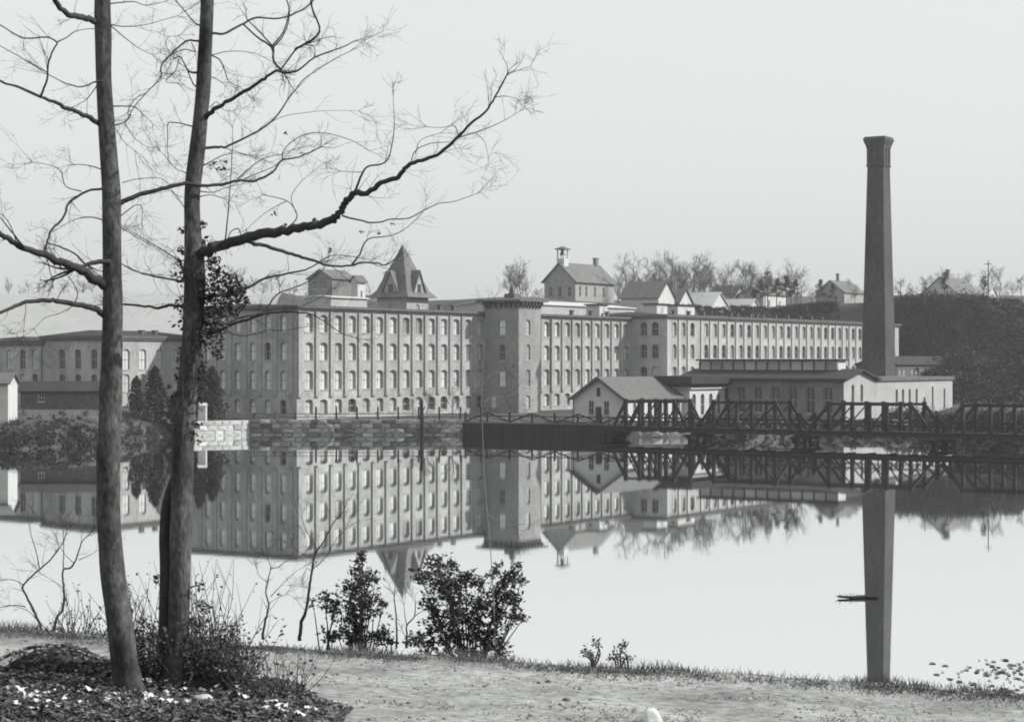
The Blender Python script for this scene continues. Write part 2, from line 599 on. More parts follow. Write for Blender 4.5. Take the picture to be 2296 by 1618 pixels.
def gable_roof(root, l, w, eave, ridge, mat, over=0.5, th=0.18, name='roof', ox=0.0, oy=0.0):
    """ridge along local x"""
    mb = MB()
    sl = (ridge - eave) / (w / 2)
    lift = 0.03
    for sgn in (0, 1):
        ya = oy - over if sgn == 0 else oy + w + over
        yb = oy + w / 2
        za = eave - over * sl + lift; zb = ridge + lift
        x0, x1 = ox - over, ox + l + over
        vs = [(x0, ya, za), (x1, ya, za), (x1, yb, zb), (x0, yb, zb), (x0, ya, za + th), (x1, ya, za + th), (x1, yb, zb + th), (x0, yb, zb + th)]
        mb.add(vs, [(3, 2, 1, 0), (4, 5, 6, 7), (0, 1, 5, 4), (1, 2, 6, 5), (3, 0, 4, 7)])
    return mb.build(name, mat, root)


def chimney_part(root, x, y, z0, z1, s=0.7, mat=None):
    mb = MB()
    mb.box(x - s / 2, x + s / 2, y - s / 2, y + s / 2, z0, z1 - 0.25)
    mb.box(x - s / 2 - 0.08, x + s / 2 + 0.08, y - s / 2 - 0.08, y + s / 2 + 0.08, z1 - 0.25, z1)
    return mb.build('chimney', mat or M['brick_dark'], root)


ROWS = [(2.8, 5.0, 0.45), (6.5, 9.45, 0.5), (11.0, 13.75, 0.5), (15.3, 18.0, 0.5)]   # world heights
ROWS = [(a - 2.0, b - 2.0, r) for a, b, r in ROWS]                                # above the mill yard
rnd = random.Random(3)


def cornice(root, x0, x1, y0, y1, z, mat, over=0.6, name='cornice'):
    mb = MB()
    mb.box(x0 - 0.3, x1 + 0.3, y0 - 0.3, y1 + 0.3, z - 0.45, z - 0.15)
    mb.box(x0 - over, x1 + over, y0 - over, y1 + over, z - 0.146, z + 0.25)
    return mb.build(name, mat, root)


def low_roof(root, x0, x1, y0, y1, z, rise, mat, over=0.4):
    mb = MB()
    ym = (y0 + y1) / 2
    vs = [(x0 - over, y0 - over, z), (x1 + over, y0 - over, z), (x1 + over, y1 + over, z), (x0 - over, y1 + over, z), (x0 + 3, ym, z + rise), (x1 - 3, ym, z + rise)]
    mb.add(vs, [(0, 1, 5, 4), (2, 3, 4, 5), (1, 2, 5), (3, 0, 4)])
    return mb.build('roof', mat, root)


# --- the long main mill
ML, MW = 101.4, 21.5
mill = tag(empty('mill_building', C0, U_ANG), 'long four storey brick mill with rows of pale arched windows behind the stone wall', 'mill')
front_cols = []
x = 2.94
while x < ML - 1.0:
    if not (50.0 < x < 58.5): front_cols.append((x, 1.95, ROWS))
    x += 3.57
end_cols = [(2.7 + 3.05 * i, 1.2, ROWS) for i in range(6)]


def mill_glass(sd, a, z):
    v = rnd.random()
    if sd == 'front':
        if z < 2: return 'pane_pale' if v < 0.5 else ('pane_mid' if v < 0.7 else 'pane_dark')
        return 'pane_pale' if v < 0.88 else 'pane_mid'
    return 'pane_sky_paint' if v < 0.75 else 'pane_dark'


walls(mill, ML, MW, -1.0, 17.1, {'front': front_cols, 'end': end_cols}, M['brick'], 0.52, glass=mill_glass)
pm = MB(); pm.box(-0.42, 0.42, -0.3, 0.02, 3.55, 16.45)
pm.box(-0.48, 0.48, -0.34, 0.02, 3.4, 3.54)
pmesh = pm.mesh('pilaster', M['brick'])
for i in range(len(front_cols)):
    xx = front_cols[i][0] + 3.57 / 2
    if 49.5 < xx < 58.4 or xx > ML - 0.7: continue
    link_mesh('pilaster', pmesh, mill, (xx, 0, 0))
link_mesh('pilaster', pmesh, mill, (0.55, 0, 0))
pe = MB(); pe.box(-0.2, 0.02, -0.45, 0.45, 3.55, 16.45)
pemesh = pe.mesh('pilaster', M['brick'])
for i in range(7):
    link_mesh('pilaster', pemesh, mill, (0, 1.18 + 3.05 * i, 0))
cornice(mill, 0, ML, 0, MW, 17.1, M['cornice'])
low_roof(mill, 0, ML, 0, MW, 17.37, 0.4, M['roof_dark'])
dm = MB(); dm.box(-0.06, 0.06, -0.36, -0.25, 0.2, 16.6)
for xx in (58.9, 72.0):
    dm.build('downpipe', M['cornice'], mill, (xx, 0.13, 0))
vm = MB(); vm.box(-0.3, 0.3, -0.3, 0.3, 0, 0.75); vm.box(-0.42, 0.42, -0.42, 0.42, 0.75, 0.9)
vmesh = vm.mesh('roof_vent', M['cornice'])
for xx in (40.5, 44.5, 66, 71, 83, 90, 96):
    link_mesh('roof_vent', vmesh, mill, (xx, 2.2, 17.5))


def penthouse(name, root_loc, l, w_, h, label, mat='white'):
    """a small roof house: walls, flat lid, a dark door"""
    r = empty(name, root_loc, U_ANG)
    tag(r, label, 'roof house')
    walls(r, l, w_, 0, h, {'front': [(l * 0.5, min(0.9, l * 0.4), [(0.6, h - 0.5, 0.05)])]}, M[mat], 0.12, glass='pane_pale')
    mb = MB(); mb.box(-0.35, l + 0.35, -0.35, w_ + 0.35, h + 0.005, h + 0.22)
    mb.build('lid', M['roof_dark'], r)
    return r


def on_mill(s, t, z):
    return C0 + U * s + W * t + Vector((0, 0, z - C0.z))


penthouse('roof_house', on_mill(94.5, 3.0, 19.42), 3.0, 3.0, 2.2, 'small white roof house on the main mill roof, left of the far wing')

# --- stair tower
tower = tag(empty('stair_tower', on_mill(50.5, -7.2, 2.0), U_ANG), 'square brick stair tower standing out from the mill front, overhanging flat roof with finial', 'tower')
TR = [(a, b, r) for a, b, r in ROWS]
walls(tower, 7.0, 7.2, -1.0, 18.9, {'front': [(2.9, 1.5, TR), ], 'end': [(3.4, 1.25, TR[1:]), (5.2, 1.1, TR[:1])]}, M['brick_tower'], 0.3,
      glass=lambda s, a, z: 'pane_mid' if s == 'front' else ('pane_sky_paint' if rnd.random() < 0.7 else 'pane_dark'), sides=('front', 'end', 'far'))
mb = MB(); mb.box(-1.0, 8.0, -1.0, 8.2, 19.05, 19.4); mb.box(-0.25, 7.25, -0.25, 7.45, 18.6, 19.046)
mb.frustum(19.404, 4.3, 4.4, 19.75, 0.9, 0.9, 3.5, 3.6)
mb.build('roof', M['cornice'], tower)
bk = MB(); bk.box(-0.13, 0.13, -0.75, 0.0, 0.45, 1.05); bk.box(-0.13, 0.13, -0.35, 0.0, 0, 0.45)
bkm = bk.mesh('bracket', M['cornice'])
for i in range(7):
    link_mesh('bracket', bkm, tower, (0.4 + i * 1.03, -0.003, 17.98))
    link_mesh('bracket', bkm, tower, (-0.003, 0.5 + i * 1.03, 17.98), -math.pi / 2)
fn = MB(); fn.box(2.5, 4.5, 2.6, 4.6, 19.6, 20.5); fn.frustum(20.504, 0.55, 0.55, 21.0, 0.3, 0.3, 3.5, 3.6); fn.frustum(21.004, 0.45, 0.45, 21.9, 0.08, 0.08, 3.5, 3.6)
fn.build('finial', M['cornice'], tower)

# --- far wing
wing = tag(empty('mill_wing', on_mill(101.4, -7.7, 2.0), U_ANG), 'far wing of the mill with close rows of dark arched windows, running behind the chimney', 'mill')
WL, WW = 115.0, 20.0
WR = [(a + 0.4, b + 0.4, 0.62) for a, b, r in ROWS]
wc = [(3.4 + 3.65 * k, 1.7, WR) for k in range(3)] + [(16.5 + 3.775 * k, 1.7, WR) for k in range(26)]
we = [(2.4, 1.5, WR), (4.9, 1.5, WR), (9.5, 1.5, WR), (13.0, 1.5, WR), (16.5, 1.5, WR)]
walls(wing, WL, WW, -1.0, 17.5, {'front': wc, 'end': we}, M['brick_pale'], 0.45,
      glass=lambda s, a, z: ('pane_mid' if rnd.random() < 0.65 else 'pane_dark') if s == 'front' else ('pane_dark' if rnd.random() < 0.7 else 'pane_pale'))
pw_ = MB(); pw_.box(-0.5, 0.5, -0.26, 0.02, 0.5, 16.8)
pwm = pw_.mesh('pilaster', M['brick_pale'])
for xx in [0.55] + [5.2 + 3.65 * k for k in range(2)] + [14.4 + 3.775 * k for k in range(27)]:
    if xx < WL - 0.5: link_mesh('pilaster', pwm, wing, (xx, 0, 0))
cornice(wing, 0, WL, 0, WW, 17.5, M['cornice'], 0.55)
low_roof(wing, 0, WL, 0, WW, 17.77, 0.7, M['roof_dark'])
for xx in (6, 13, 20.5, 30, 34, 39, 43, 47, 52, 58, 64, 70, 77):
    link_mesh('roof_vent', vmesh, wing, (xx, 1.6 + (xx % 3) * 0.5, 17.85))


def on_wing(s, t, z):
    return on_mill(101.4 + s, -7.7 + t, z)


penthouse('roof_house', on_wing(4.5, 4.5, 19.9), 4.2, 3.0, 2.0, 'white roof house on the corner of the far wing, the smaller of two')
penthouse('roof_house', on_wing(13, 4.5, 19.9), 7.0, 3.0, 2.0, 'longer white roof house on the far wing, right of the smaller one')

# --- left mill house, two storeys
LB = Vector((-60.8, 303.0, 4.6))
left = tag(empty('side_mill', LB, U_ANG), 'low two storey brick mill at the left, half hidden by the two tree trunks', 'mill')
LR = [(1.6, 4.3, 0.45), (5.0, 8.1, 0.45)]
lg = lambda s, a, z: ('pane_pale' if rnd.random() < 0.8 else 'pane_mid') if s == 'front' else ('pane_dark' if rnd.random() < 0.75 else 'pane_pale')
walls(left, 19.0, 14.0, -2.0, 9.9, {'front': [(3.6, 1.5, LR), (7.2, 1.5, LR), (10.8, 1.5, LR), (14.4, 1.5, LR), (17.6, 1.3, LR)],
                                  'end': [(3.2, 1.3, LR), (6.6, 1.3, LR), (10.0, 1.3, LR)]}, M['brick'], 0.3, glass=lg)
cornice(left, 0, 19.0, 0, 14.0, 9.9, M['cornice'], 0.45)
low_roof(left, 0, 19.0, 0, 14.0, 10.17, 0.9, M['roof_dark'])
for xx in (9.0, 12.0):
    link_mesh('roof_vent', vmesh, left, (xx, 2.0, 10.2))
left2 = tag(empty('side_mill', LB + W * 14.05, U_ANG), 'lower brick range joined to the left end of the low mill', 'mill')
walls(left2, 15.0, 16.0, -2.0, 9.2, {'end': [(1.9, 1.3, LR), (4.6, 1.3, LR), (7.6, 1.3, LR), (10.4, 1.3, LR), (13.4, 1.3, LR)]}, M['brick'], 0.3, glass=lg)
cornice(left2, 0, 15.0, 0, 16.0, 9.2, M['cornice'], 0.35)
low_roof(left2, 0, 15.0, 0, 16.0, 9.47, 0.7, M['roof_dark'])
dm.build('downpipe', M['cornice'], left2, (0.13, 0.25, -7.5), -math.pi / 2)

# --- little gabled gate house beside the bridge end
G0 = Vector((0.056 * 291, 291.0, 2.0))
gate = tag(empty('gable_house', G0, U_ANG), 'small gabled house with grey shingle roof and white side wall at the bridge end', 'house')
walls(gate, 19.7, 8.7, -1.0, 3.5, {'end': [(3.0, 0.9, [(1.0, 3.1, 0.1)]), (5.6, 0.9, [(1.0, 3.1, 0.1)])],
                                   'front': [(3, 0.9, [(1.0, 2.8, 0.1)]), (7.5, 0.9, [(1.0, 2.8, 0.1)]), (12, 0.9, [(1.0, 2.8, 0.1)]), (16.5, 0.9, [(1.0, 2.8, 0.1)])]},
      M['white'], 0.12, gables=('end', 'far'), ridge=6.35, glass='pane_dark')
gable_roof(gate, 19.7, 8.7, 3.5, 6.35, M['roof_grey'], 0.55)
tb_ = MB(); tb_.beam((-0.58, -0.55, 3.1), (-0.58, 4.35, 6.45), 0.06, 0.38); tb_.beam((-0.58, 9.25, 3.1), (-0.58, 4.35, 6.45), 0.06, 0.38)
tb_.build('barge_board', M['timber_grey'], gate)
dd = MB(); dd.box(-0.08, 0.02, 3.9, 4.8, -0.6, 2.2)
dd.build('door', M['door'], gate)
dd = MB(); dd.box(-0.08, 0.02, 4.05, 4.65, 3.75, 5.0)
dd.build('loft_hatch', M['door'], gate)
mb = MB(); mb.box(-0.1, 0.02, -0.02, 0.12, -0.6, 3.2); mb.box(-0.1, 0.02, 8.58, 8.72, -0.6, 3.2)
mb.build('corner_board', M['timber_grey'], gate)

# --- boiler house: shaded long wall, sunlit gable end, monitor along the ridge
B0 = Vector((50.25, 304.0, 2.0)) + U * 12.0
BANG = U_ANG + math.pi / 2                  # local x = away to the left, local y = towards the shaded side
boiler = tag(empty('boiler_house', B0, BANG), 'low dark boiler house with tall windows, glazed roof monitor and bright gable end', 'boiler house')
bw_ = [(2.6 + 2.95 * i, 1.5, [(0.9, 5.0, 0.5)]) for i in range(8)]
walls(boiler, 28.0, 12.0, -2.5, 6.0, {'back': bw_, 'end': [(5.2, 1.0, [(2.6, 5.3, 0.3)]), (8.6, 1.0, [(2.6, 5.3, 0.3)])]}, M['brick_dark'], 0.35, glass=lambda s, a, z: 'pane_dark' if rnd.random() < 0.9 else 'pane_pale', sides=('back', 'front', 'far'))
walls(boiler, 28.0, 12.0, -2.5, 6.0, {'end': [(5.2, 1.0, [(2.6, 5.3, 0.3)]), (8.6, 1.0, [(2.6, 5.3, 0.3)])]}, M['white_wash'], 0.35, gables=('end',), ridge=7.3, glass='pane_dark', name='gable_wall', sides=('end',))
gable_roof(boiler, 28.0, 12.0, 6.0, 7.3, M['roof_dark'], 0.7, 0.35)
# monitor
mon = MB(); mon.box(3.0, 27.0, 4.6, 7.4, 6.9, 7.5); mon.box(3.0, 27.0, 4.6, 7.4, 8.75, 8.9); mon.box(2.6, 27.4, 4.0, 8.0, 8.904, 9.2)
mon.build('roof_monitor', M['roof_dark'], boiler)
pn = MB(); pn.box(-0.85, 0.85, 0.0, 0.08, 0.0, 1.22)
pnm = pn.mesh('pane', M['pane_mid'])
mp_ = MB(); mp_.box(-0.15, 0.15, -0.06, 0.14, 0, 1.24)
mpm = mp_.mesh('mullion', M['timber_grey'])
for i in range(12):
    link_mesh('pane', pnm, boiler, (4.05 + i * 2.0, 7.26, 7.51))
    link_mesh('mullion', mpm, boiler, (5.05 + i * 2.0, 7.26, 7.505))
wb = MB(); wb.box(2.95, 3.06, 4.6, 7.4, 7.505, 8.745)
wb.build('monitor_end', M['white'], boiler)

# low wing of the boiler house, white with arched windows
bwing = tag(empty('boiler_wing', Vector((33.4, 315.0, 2.0)) - U * 11.6, U_ANG), 'low white wing with four tall arched windows between gabled house and boiler house', 'building')
walls(bwing, 11.5, 6.5, -1.0, 4.6, {'front': [(1.4 + 2.75 * i, 1.2, [(0.6, 3.9, 0.5)]) for i in range(4)]}, M['white'], 0.25, glass='pane_dark', sides=('front', 'end', 'back'))
mb = MB(); mb.box(-0.4, 11.5, -0.4, 6.8, 4.605, 4.9)
mb.build('roof', M['roof_pale'], bwing)
mb = MB(); mb.box(-1.6, 11.6, -1.2, 7.4, 5.4, 6.6)
mb.build('upper_roof', M['roof_dark'], bwing)
mb = MB(); mb.box(0, 11.5, 0.5, 6.0, 4.905, 5.395)
mb.build('upper_wall', M['brick_dark'], bwing)

# flat-roofed engine house to the right of the gable
ENG0 = Vector((50.25, 304.0, 2.0)) + U * 12.05
eng = tag(empty('engine_house', ENG0, U_ANG), 'flat roofed bright engine house with small arched windows, right of the boiler house gable', 'engine house')
ec = [(8.6, 0.95, [(1.6, 4.4, 0.4)]), (11.2, 0.95, [(1.6, 4.4, 0.4)]), (14.0, 0.95, [(1.6, 4.4, 0.4)]), (17.0, 0.95, [(1.6, 4.4, 0.4)]),
      (20.4, 0.9, [(0.4, 3.0, 0.4)]), (24.0, 0.8, [(1.4, 4.7, 0.3)]), (29.3, 0.8, [(0.8, 4.3, 0.3)])]
walls(eng, 33.0, 14.0, -2.5, 5.75, {'front': ec}, M['white_wash'], 0.3, glass='pane_dark', sides=('front', 'far', 'back'))
mb = MB(); mb.box(-0.02, 33.3, -0.35, 14.2, 5.76, 6.1); mb.box(-0.02, 33.1, -0.15, 14.0, 6.104, 6.3)
mb.build('roof', M['roof_grey'], eng)

# dark sheds behind
shed = tag(empty('long_shed', at(2010, 868, 372), U_ANG), 'long dark shed with a row of small pale windows behind the chimney', 'shed')
sz = shed.location.z
walls(shed, 40.0, 8.0, -6.0, 4.2, {'front': [(1.6 + 2.0 * i, 0.9, [(1.8, 3.2, 0.05)]) for i in range(19)]}, M['timber_grey'], 0.1, glass=lambda s, a, z: 'pane_mid' if rnd.random() < 0.6 else 'pane_dark')
gable_roof(shed, 40.0, 8.0, 4.2, 5.6, M['roof_dark'], 0.4)

# --- chimney
CH = at(1970, 830, 347); CH.z = 2.0
stack = tag(empty('mill_chimney', CH, U_ANG), 'tall tapering square brick chimney with a flared cap', 'chimney')
mb = MB()
zt = EYE + (809 - 375) / F * 347 - 2.0
ztop = EYE + (809 - 308) / F * 347 - 2.0
mb.frustum(0, 2.38, 2.38, zt, 1.46, 1.46)
mb.build('shaft', M['brick_stack'], stack)
cr = MB()
cr.frustum(zt + 0.004, 1.60, 1.60, zt + 0.25, 1.66, 1.66)
cr.frustum(zt + 0.254, 1.44, 1.44, zt + 3.2, 1.44, 1.44)
cr.frustum(zt + 3.204, 1.62, 1.62, zt + 3.7, 1.66, 1.66)
cr.frustum(zt + 3.704, 1.72, 1.72, ztop - 0.55, 2.02, 2.02)
cr.frustum(ztop - 0.546, 2.06, 2.06, ztop, 1.85, 1.85)
cr.build('crown', M['brick_stack'], stack)
rb = MB(); rb.box(-0.22, 0.22, -0.16, 0.0, 0, 2.94)
rbm = rb.mesh('rib', M['brick_stack'])
for k in range(4):
    for q in (-1.2, 0, 1.2):
        a = k * math.pi / 2
        v = Matrix.Rotation(a, 3, 'Z') @ Vector((q, -1.44, zt + 0.257))
        link_mesh('rib', rbm, stack, v, a)

# --- pyramid-roofed tower behind the mill
PT = at(903, 700, 362); PT.z = 4.0
pyr = tag(empty('spire_tower', PT, U_ANG), 'steep pyramid roofed tower with gabled dormers rising behind the mill roof', 'tower')
h = 3.3
ze = EYE + (809 - 668) / F * 362 - 4.0
zp = EYE + (809 - 549) / F * 362 - 4.0
walls(pyr, 2 * h, 2 * h, 0, ze, {'front': [(h, 1.2, [(ze - 3.6, ze - 1.2, 0.4)])], 'end': [(h, 1.2, [(ze - 3.6, ze - 1.2, 0.4)])]}, M['brick'], 0.25, ox=-h, oy=-h)
mb = MB()
mb.frustum(ze + 0.01, h + 1.25, h + 1.25, ze + 1.3, h + 0.1, h + 0.1)
mb.frustum(ze + 1.302, h + 0.1, h + 0.1, zp, 0.06, 0.06)
mb.build('roof', M['roof_slate'], pyr)
for k in range(4):
    a = k * math.pi / 2
    dmr = MB()
    y0 = -h - 0.35
    dmr.add([(-1.5, y0, ze + 0.6), (1.5, y0, ze + 0.6), (1.5, y0, ze + 1.4), (0, y0, ze + 4.6), (-1.5, y0, ze + 1.4),
             (-1.5, 0, ze + 0.6), (1.5, 0, ze + 0.6), (1.5, 0, ze + 1.4), (0, 0, ze + 4.6), (-1.5, 0, ze + 1.4)],
            [(0, 1, 2, 3, 4), (0, 4, 9, 5), (1, 6, 7, 2)])
    dob = dmr.build('dormer', M['brick'], pyr, rz=a)
    dr = MB()
    for s_ in (-1, 1):
        dr.add([(s_ * 1.9, y0 - 0.3, ze + 0.95), (0, y0 - 0.3, ze + 4.95), (0, 0, ze + 4.95), (s_ * 1.9, 0, ze + 0.95),
                (s_ * 1.9, y0 - 0.3, ze + 0.7), (0, y0 - 0.3, ze + 4.63), (0, 0, ze + 4.63), (s_ * 1.9, 0, ze + 0.7)],
               [(0, 1, 2, 3), (7, 6, 5, 4), (0, 4, 5, 1), (3, 2, 6, 7), (0, 3, 7, 4)])
    dr.build('dormer_roof', M['roof_slate'], dob)
    dw = MB(); dw.box(-0.5, 0.5, y0 - 0.05, y0 + 0.02, ze + 0.9, ze + 2.4)
    dw.build('dormer_window', M['pane_dark'], dob)


def house(name, label, base, rz, l, w_, eave, ridge, wall, roof, wins=None, chim=None, cat='house', group=None, over=0.4, glass='pane_dark', deep=6.0):
    """house with its ridge along local x; wins as for walls()"""
    r = tag(empty(name, base, rz), label, cat, group)
    walls(r, l, w_, -deep, eave, wins or {}, M[wall], 0.12, gables=('end', 'far'), ridge=ridge, glass=glass)
    gable_roof(r, l, w_, eave, ridge, M[roof], over)
    if chim:
        chimney_part(r, chim[0], chim[1], eave, chim[2], chim[3] if len(chim) > 3 else 0.7)
    return r


# schoolhouse with belfry
SCH = at(1290, 672, 470)
sw = [(2.2, 5.0, 0.3)]
school = house('schoolhouse', 'gabled schoolhouse with an open belfry on the hill behind the mill', SCH, U_ANG, 18.0, 8.6, 4.6, 8.7, 'grey_wood', 'roof_slate',
               {'front': [(2.2, 1.0, [(0.8, 3.4, 0.2)]), (5.0, 1.0, [(0.8, 3.4, 0.2)]), (9.0, 1.0, [(0.8, 3.4, 0.2)]), (13.0, 1.0, [(0.8, 3.4, 0.2)])], 'end': [(1.6, 1.0, [(0.8, 3.2, 0.2)]), (4.3, 1.1, [(0.6, 3.2, 0.2)]), (6.8, 1.0, [(0.8, 3.2, 0.2)])]}, None, 'schoolhouse', over=0.6)
bf = MB()
bf.box(0.3, 2.3, 3.3, 5.3, 7.6, 9.8)
for px in (0.43, 2.17):
    for py in (3.43, 5.17):
        bf.box(px - 0.13, px + 0.13, py - 0.13, py + 0.13, 9.8, 11.9)
bf.build('belfry', M['white'], school)
bf = MB(); bf.box(-0.1, 2.7, 2.9, 5.7, 11.9, 12.15); bf.frustum(12.152, 1.2, 1.2, 12.7, 0.2, 0.2, 1.3, 4.3)
bf.build('belfry_roof', M['roof_slate'], school)
bl = MB(); bl.frustum(10.6, 0.55, 0.55, 11.6, 0.2, 0.2, 1.3, 4.3); bl.box(1.2, 1.4, 4.2, 4.4, 11.6, 11.9)
bl.build('bell', M['timber'], school)
chimney_part(school, 16.5, 4.3, 8.0, 10.6, 1.0)

# brick house far left of the spire
house('brick_house', 'hazy brick house with a grey hipped bulk left of the spire tower', at(745, 690, 420), U_ANG, 8.0, 6.5, 6.2, 8.0, 'brick_dark', 'roof_slate',
      {'end': [(2.0, 0.9, [(1.0, 3.0, 0.2), (4.0, 5.8, 0.2)]), (4.7, 0.9, [(1.0, 3.0, 0.2), (4.0, 5.8, 0.2)])]}, None)
house('white_house', 'narrow white house standing between the hazy brick house and the spire tower', at(802, 690, 415), U_ANG, 2.6, 1.8, 5.6, 6.6, 'white', 'roof_grey',
      {'front': [(1.3, 0.6, [(2.0, 3.6, 0.1)])]}, None)
# pale storehouse with a very low gable behind the stair tower
st = at(985, 700, 385)
house('storehouse', 'wide pale storehouse with a very low gable behind the stair tower roof', at(1205, 700, 392), U_ANG, 38, 20.0, 1.5, 2.6, 'white_wash', 'roof_pale', {}, None, 'storehouse', deep=14)
house('storehouse', 'pale flat building whose long roof shows over the mill roof left of the spire', at(742, 690, 372), U_ANG, 11, 6.0, 1.9, 2.2, 'white_wash', 'roof_pale', {}, None, 'storehouse', deep=14)

# houses along the hill, gable ends to the sun or to the camera
GA = U_ANG + math.pi / 2
hl = [
    ('tall white gabled house among bare trees, left of the pair behind the far wing', (1512, 700, 470), GA, 10, 7.6, 3.4, 7.0, 'white', 'roof_slate', None),
    ('white gabled house, right of the pair behind the corner of the far wing', (1552, 700, 482), GA, 10, 6.6, 2.2, 5.4, 'white', 'roof_slate', None),
    ('small white house with gable just showing over the middle of the far wing', (1632, 712, 494), GA, 10, 8.6, 2.6, 6.0, 'white', 'roof_pale', None),
    ('bright low gable over the far wing roof below the pines', (1706, 716, 512), GA, 9, 7.5, 1.9, 5.0, 'white', 'roof_pale', None),
    ('little white house high between bare trees above the bright low gables', (1668, 680, 540), GA, 7, 4.8, 2.6, 4.6, 'white', 'roof_slate', None),
    ('white house with dark roof under the pines on the hill', (1712, 690, 532), U_ANG, 14, 7.4, 3.6, 5.6, 'white', 'roof_slate', None),
    ('grey house with brick chimney on the hill just left of the mill chimney', (1893, 696, 560), U_ANG, 14, 8.5, 5.2, 8.4, 'grey_wood', 'roof_slate', (5, 4.2, 10.6)),
    ('low dark roofed house on the brow right of the mill chimney', (2018, 706, 560), U_ANG, 11, 6.2, 1.9, 3.5, 'grey_wood', 'roof_dark', None),
    ('large hip bulked house with a central chimney above the brushy slope', (2143, 702, 500), U_ANG, 17, 8.5, 5.2, 9.0, 'white', 'roof_slate', (5.5, 4.2, 11.2, 0.9)),
    ('white house at the far right of the hill, behind a pole', (2236, 702, 516), GA, 10, 7.2, 4.0, 6.8, 'white', 'roof_pale', None),
]
for lab, (px, py, Y), rz, l, w_, ev, rg, wl, rf, ch in hl:
    wins = {'end': [(w_ * 0.3, 0.9, [(0.6, 2.0, 0.05)] if ev > 2.1 else []), (w_ * 0.7, 0.9, [(0.6, 2.0, 0.05)] if ev > 2.1 else [])],
            'front': [(l * 0.25, 0.9, [(0.6, 2.0, 0.05)] if ev > 2.1 else []), (l * 0.7, 0.9, [(0.6, 2.0, 0.05)] if ev > 2.1 else [])]}
    house('hill_house', lab, at(px, py, Y), rz, l, w_, ev, rg, wl, rf, wins, ch)

# white building at the left edge and white kiosk on the wall
edge = at(18, 945, 262)
house('white_building', 'plain white building cut by the left edge of the picture above the pond bank', Vector((edge.x - 6.0, 262, 2.6)), 0.0, 6.0, 5.0, 5.4, 6.6, 'white', 'roof_grey', {'front': [(2.5, 0.8, [(2.0, 3.8, 0.1)])]}, None, 'building', deep=3)
kl = at(443, 945, 294.0)
house('white_kiosk', 'narrow white hut at the left end of the pond wall', Vector((kl.x, 294.3, 1.95)), 0.0, 1.15, 1.3, 2.25, 2.6, 'white', 'roof_pale', {}, None, 'hut', over=0.08, deep=0)
dk = at(30, 905, 282)
house('dark_shed', 'dark wooden shed below the low mill at the left', Vector((dk.x, 286, 4.2)), 0.0, 11.5, 5.0, 2.4, 3.6, 'timber_grey', 'roof_dark', {'front': [(3.0, 0.9, [(0.9, 2.0, 0.05)])]}, None, 'shed', deep=2)

# ------------------------------------------------------------------ pond wall, fence, timber dam
stone_m, stone_pm = [], []
for k in range(8):
    for lst, mt in ((stone_m, M['stone']), (stone_pm, M['stone_pale'])):
        r_ = random.Random(50 + k)
        b = MB()
        jj = lambda: r_.uniform(-0.035, 0.035)
        b.add([(-.49 + jj(), 0.35, -.48 + jj()), (.49 + jj(), 0.35, -.48 + jj()), (.49 + jj(), 0.35, .48 + jj()), (-.49 + jj(), 0.35, .48 + jj()),
               (-.49 + jj(), -.05 + jj(), -.48 + jj()), (.49 + jj(), -.05 + jj(), -.48 + jj()), (.49 + jj(), -.05 + jj(), .48 + jj()), (-.49 + jj(), -.05 + jj(), .48 + jj()),
               (jj() * 4, -.13 + jj(), jj() * 4)],
              [(0, 4, 5, 1)[::-1], (1, 5, 6, 2)[::-1], (2, 6, 7, 3)[::-1], (3, 7, 4, 0)[::-1], (4, 5, 8), (5, 6, 8), (6, 7, 8), (7, 4, 8)])
        lst.append(b.mesh('stone', mt))


def stone_wall(name, x0, x1, y, z0, z1, label, meshes, core, lo, hi, courses, rz=0.0):
    r = tag(empty(name, (x0, y, 0), rz), label, 'wall')
    b = MB(); b.box(0, x1 - x0, 0.22, 1.4, z0 - 2.0, z1 - 0.02)
    b.build('core', core, r)
    rr = random.Random(int(x1 * 10))
    z = z0
    hs = [rr.uniform(0.75, 1.25) for _ in range(courses)]
    sc = (z1 - z0) / sum(hs)
    for hgt in hs:
        hgt *= sc
        xx = 0.0
        while xx < x1 - x0 - 0.05:
            ln = min(rr.uniform(lo, hi), x1 - x0 - xx)
            if x1 - x0 - xx - ln < lo * 0.5: ln = x1 - x0 - xx
            o = link_mesh('stone', rr.choice(meshes), r, (xx + ln / 2, rr.uniform(-0.05, 0.05), z + hgt / 2), 0, (ln * 0.985, 1, hgt * 0.97))
            xx += ln
        z += hgt
    return r


XW0, XW1, XW2 = at(440, 0, 296).x, at(560, 0, 296).x, at(1086, 0, 296).x
stone_wall('pond_wall', XW0 + 0.3, XW0 + 0.3 + 9.2, 291.6, -0.6, 2.15, 'pale section of the pond wall at the left, beside the white hut', stone_pm, M['stone_pale'], 0.9, 2.2, 4, R(32))
stone_wall('pond_wall', XW1, XW2 - 3.0, 296.0, -0.6, 2.25, 'long grey granite wall of the mill yard along the pond', stone_m, M['stone'], 0.7, 2.0, 4)

gb0, gb1 = at(1400, 0, 287.5).x, at(1548, 0, 287.5).x
stone_wall('footing_wall', gb0, gb1, 287.4, -0.6, 1.0, 'low pale stone footing at the water under the gabled house and bridge', stone_pm, M['stone_pale'], 0.8, 1.8, 2)

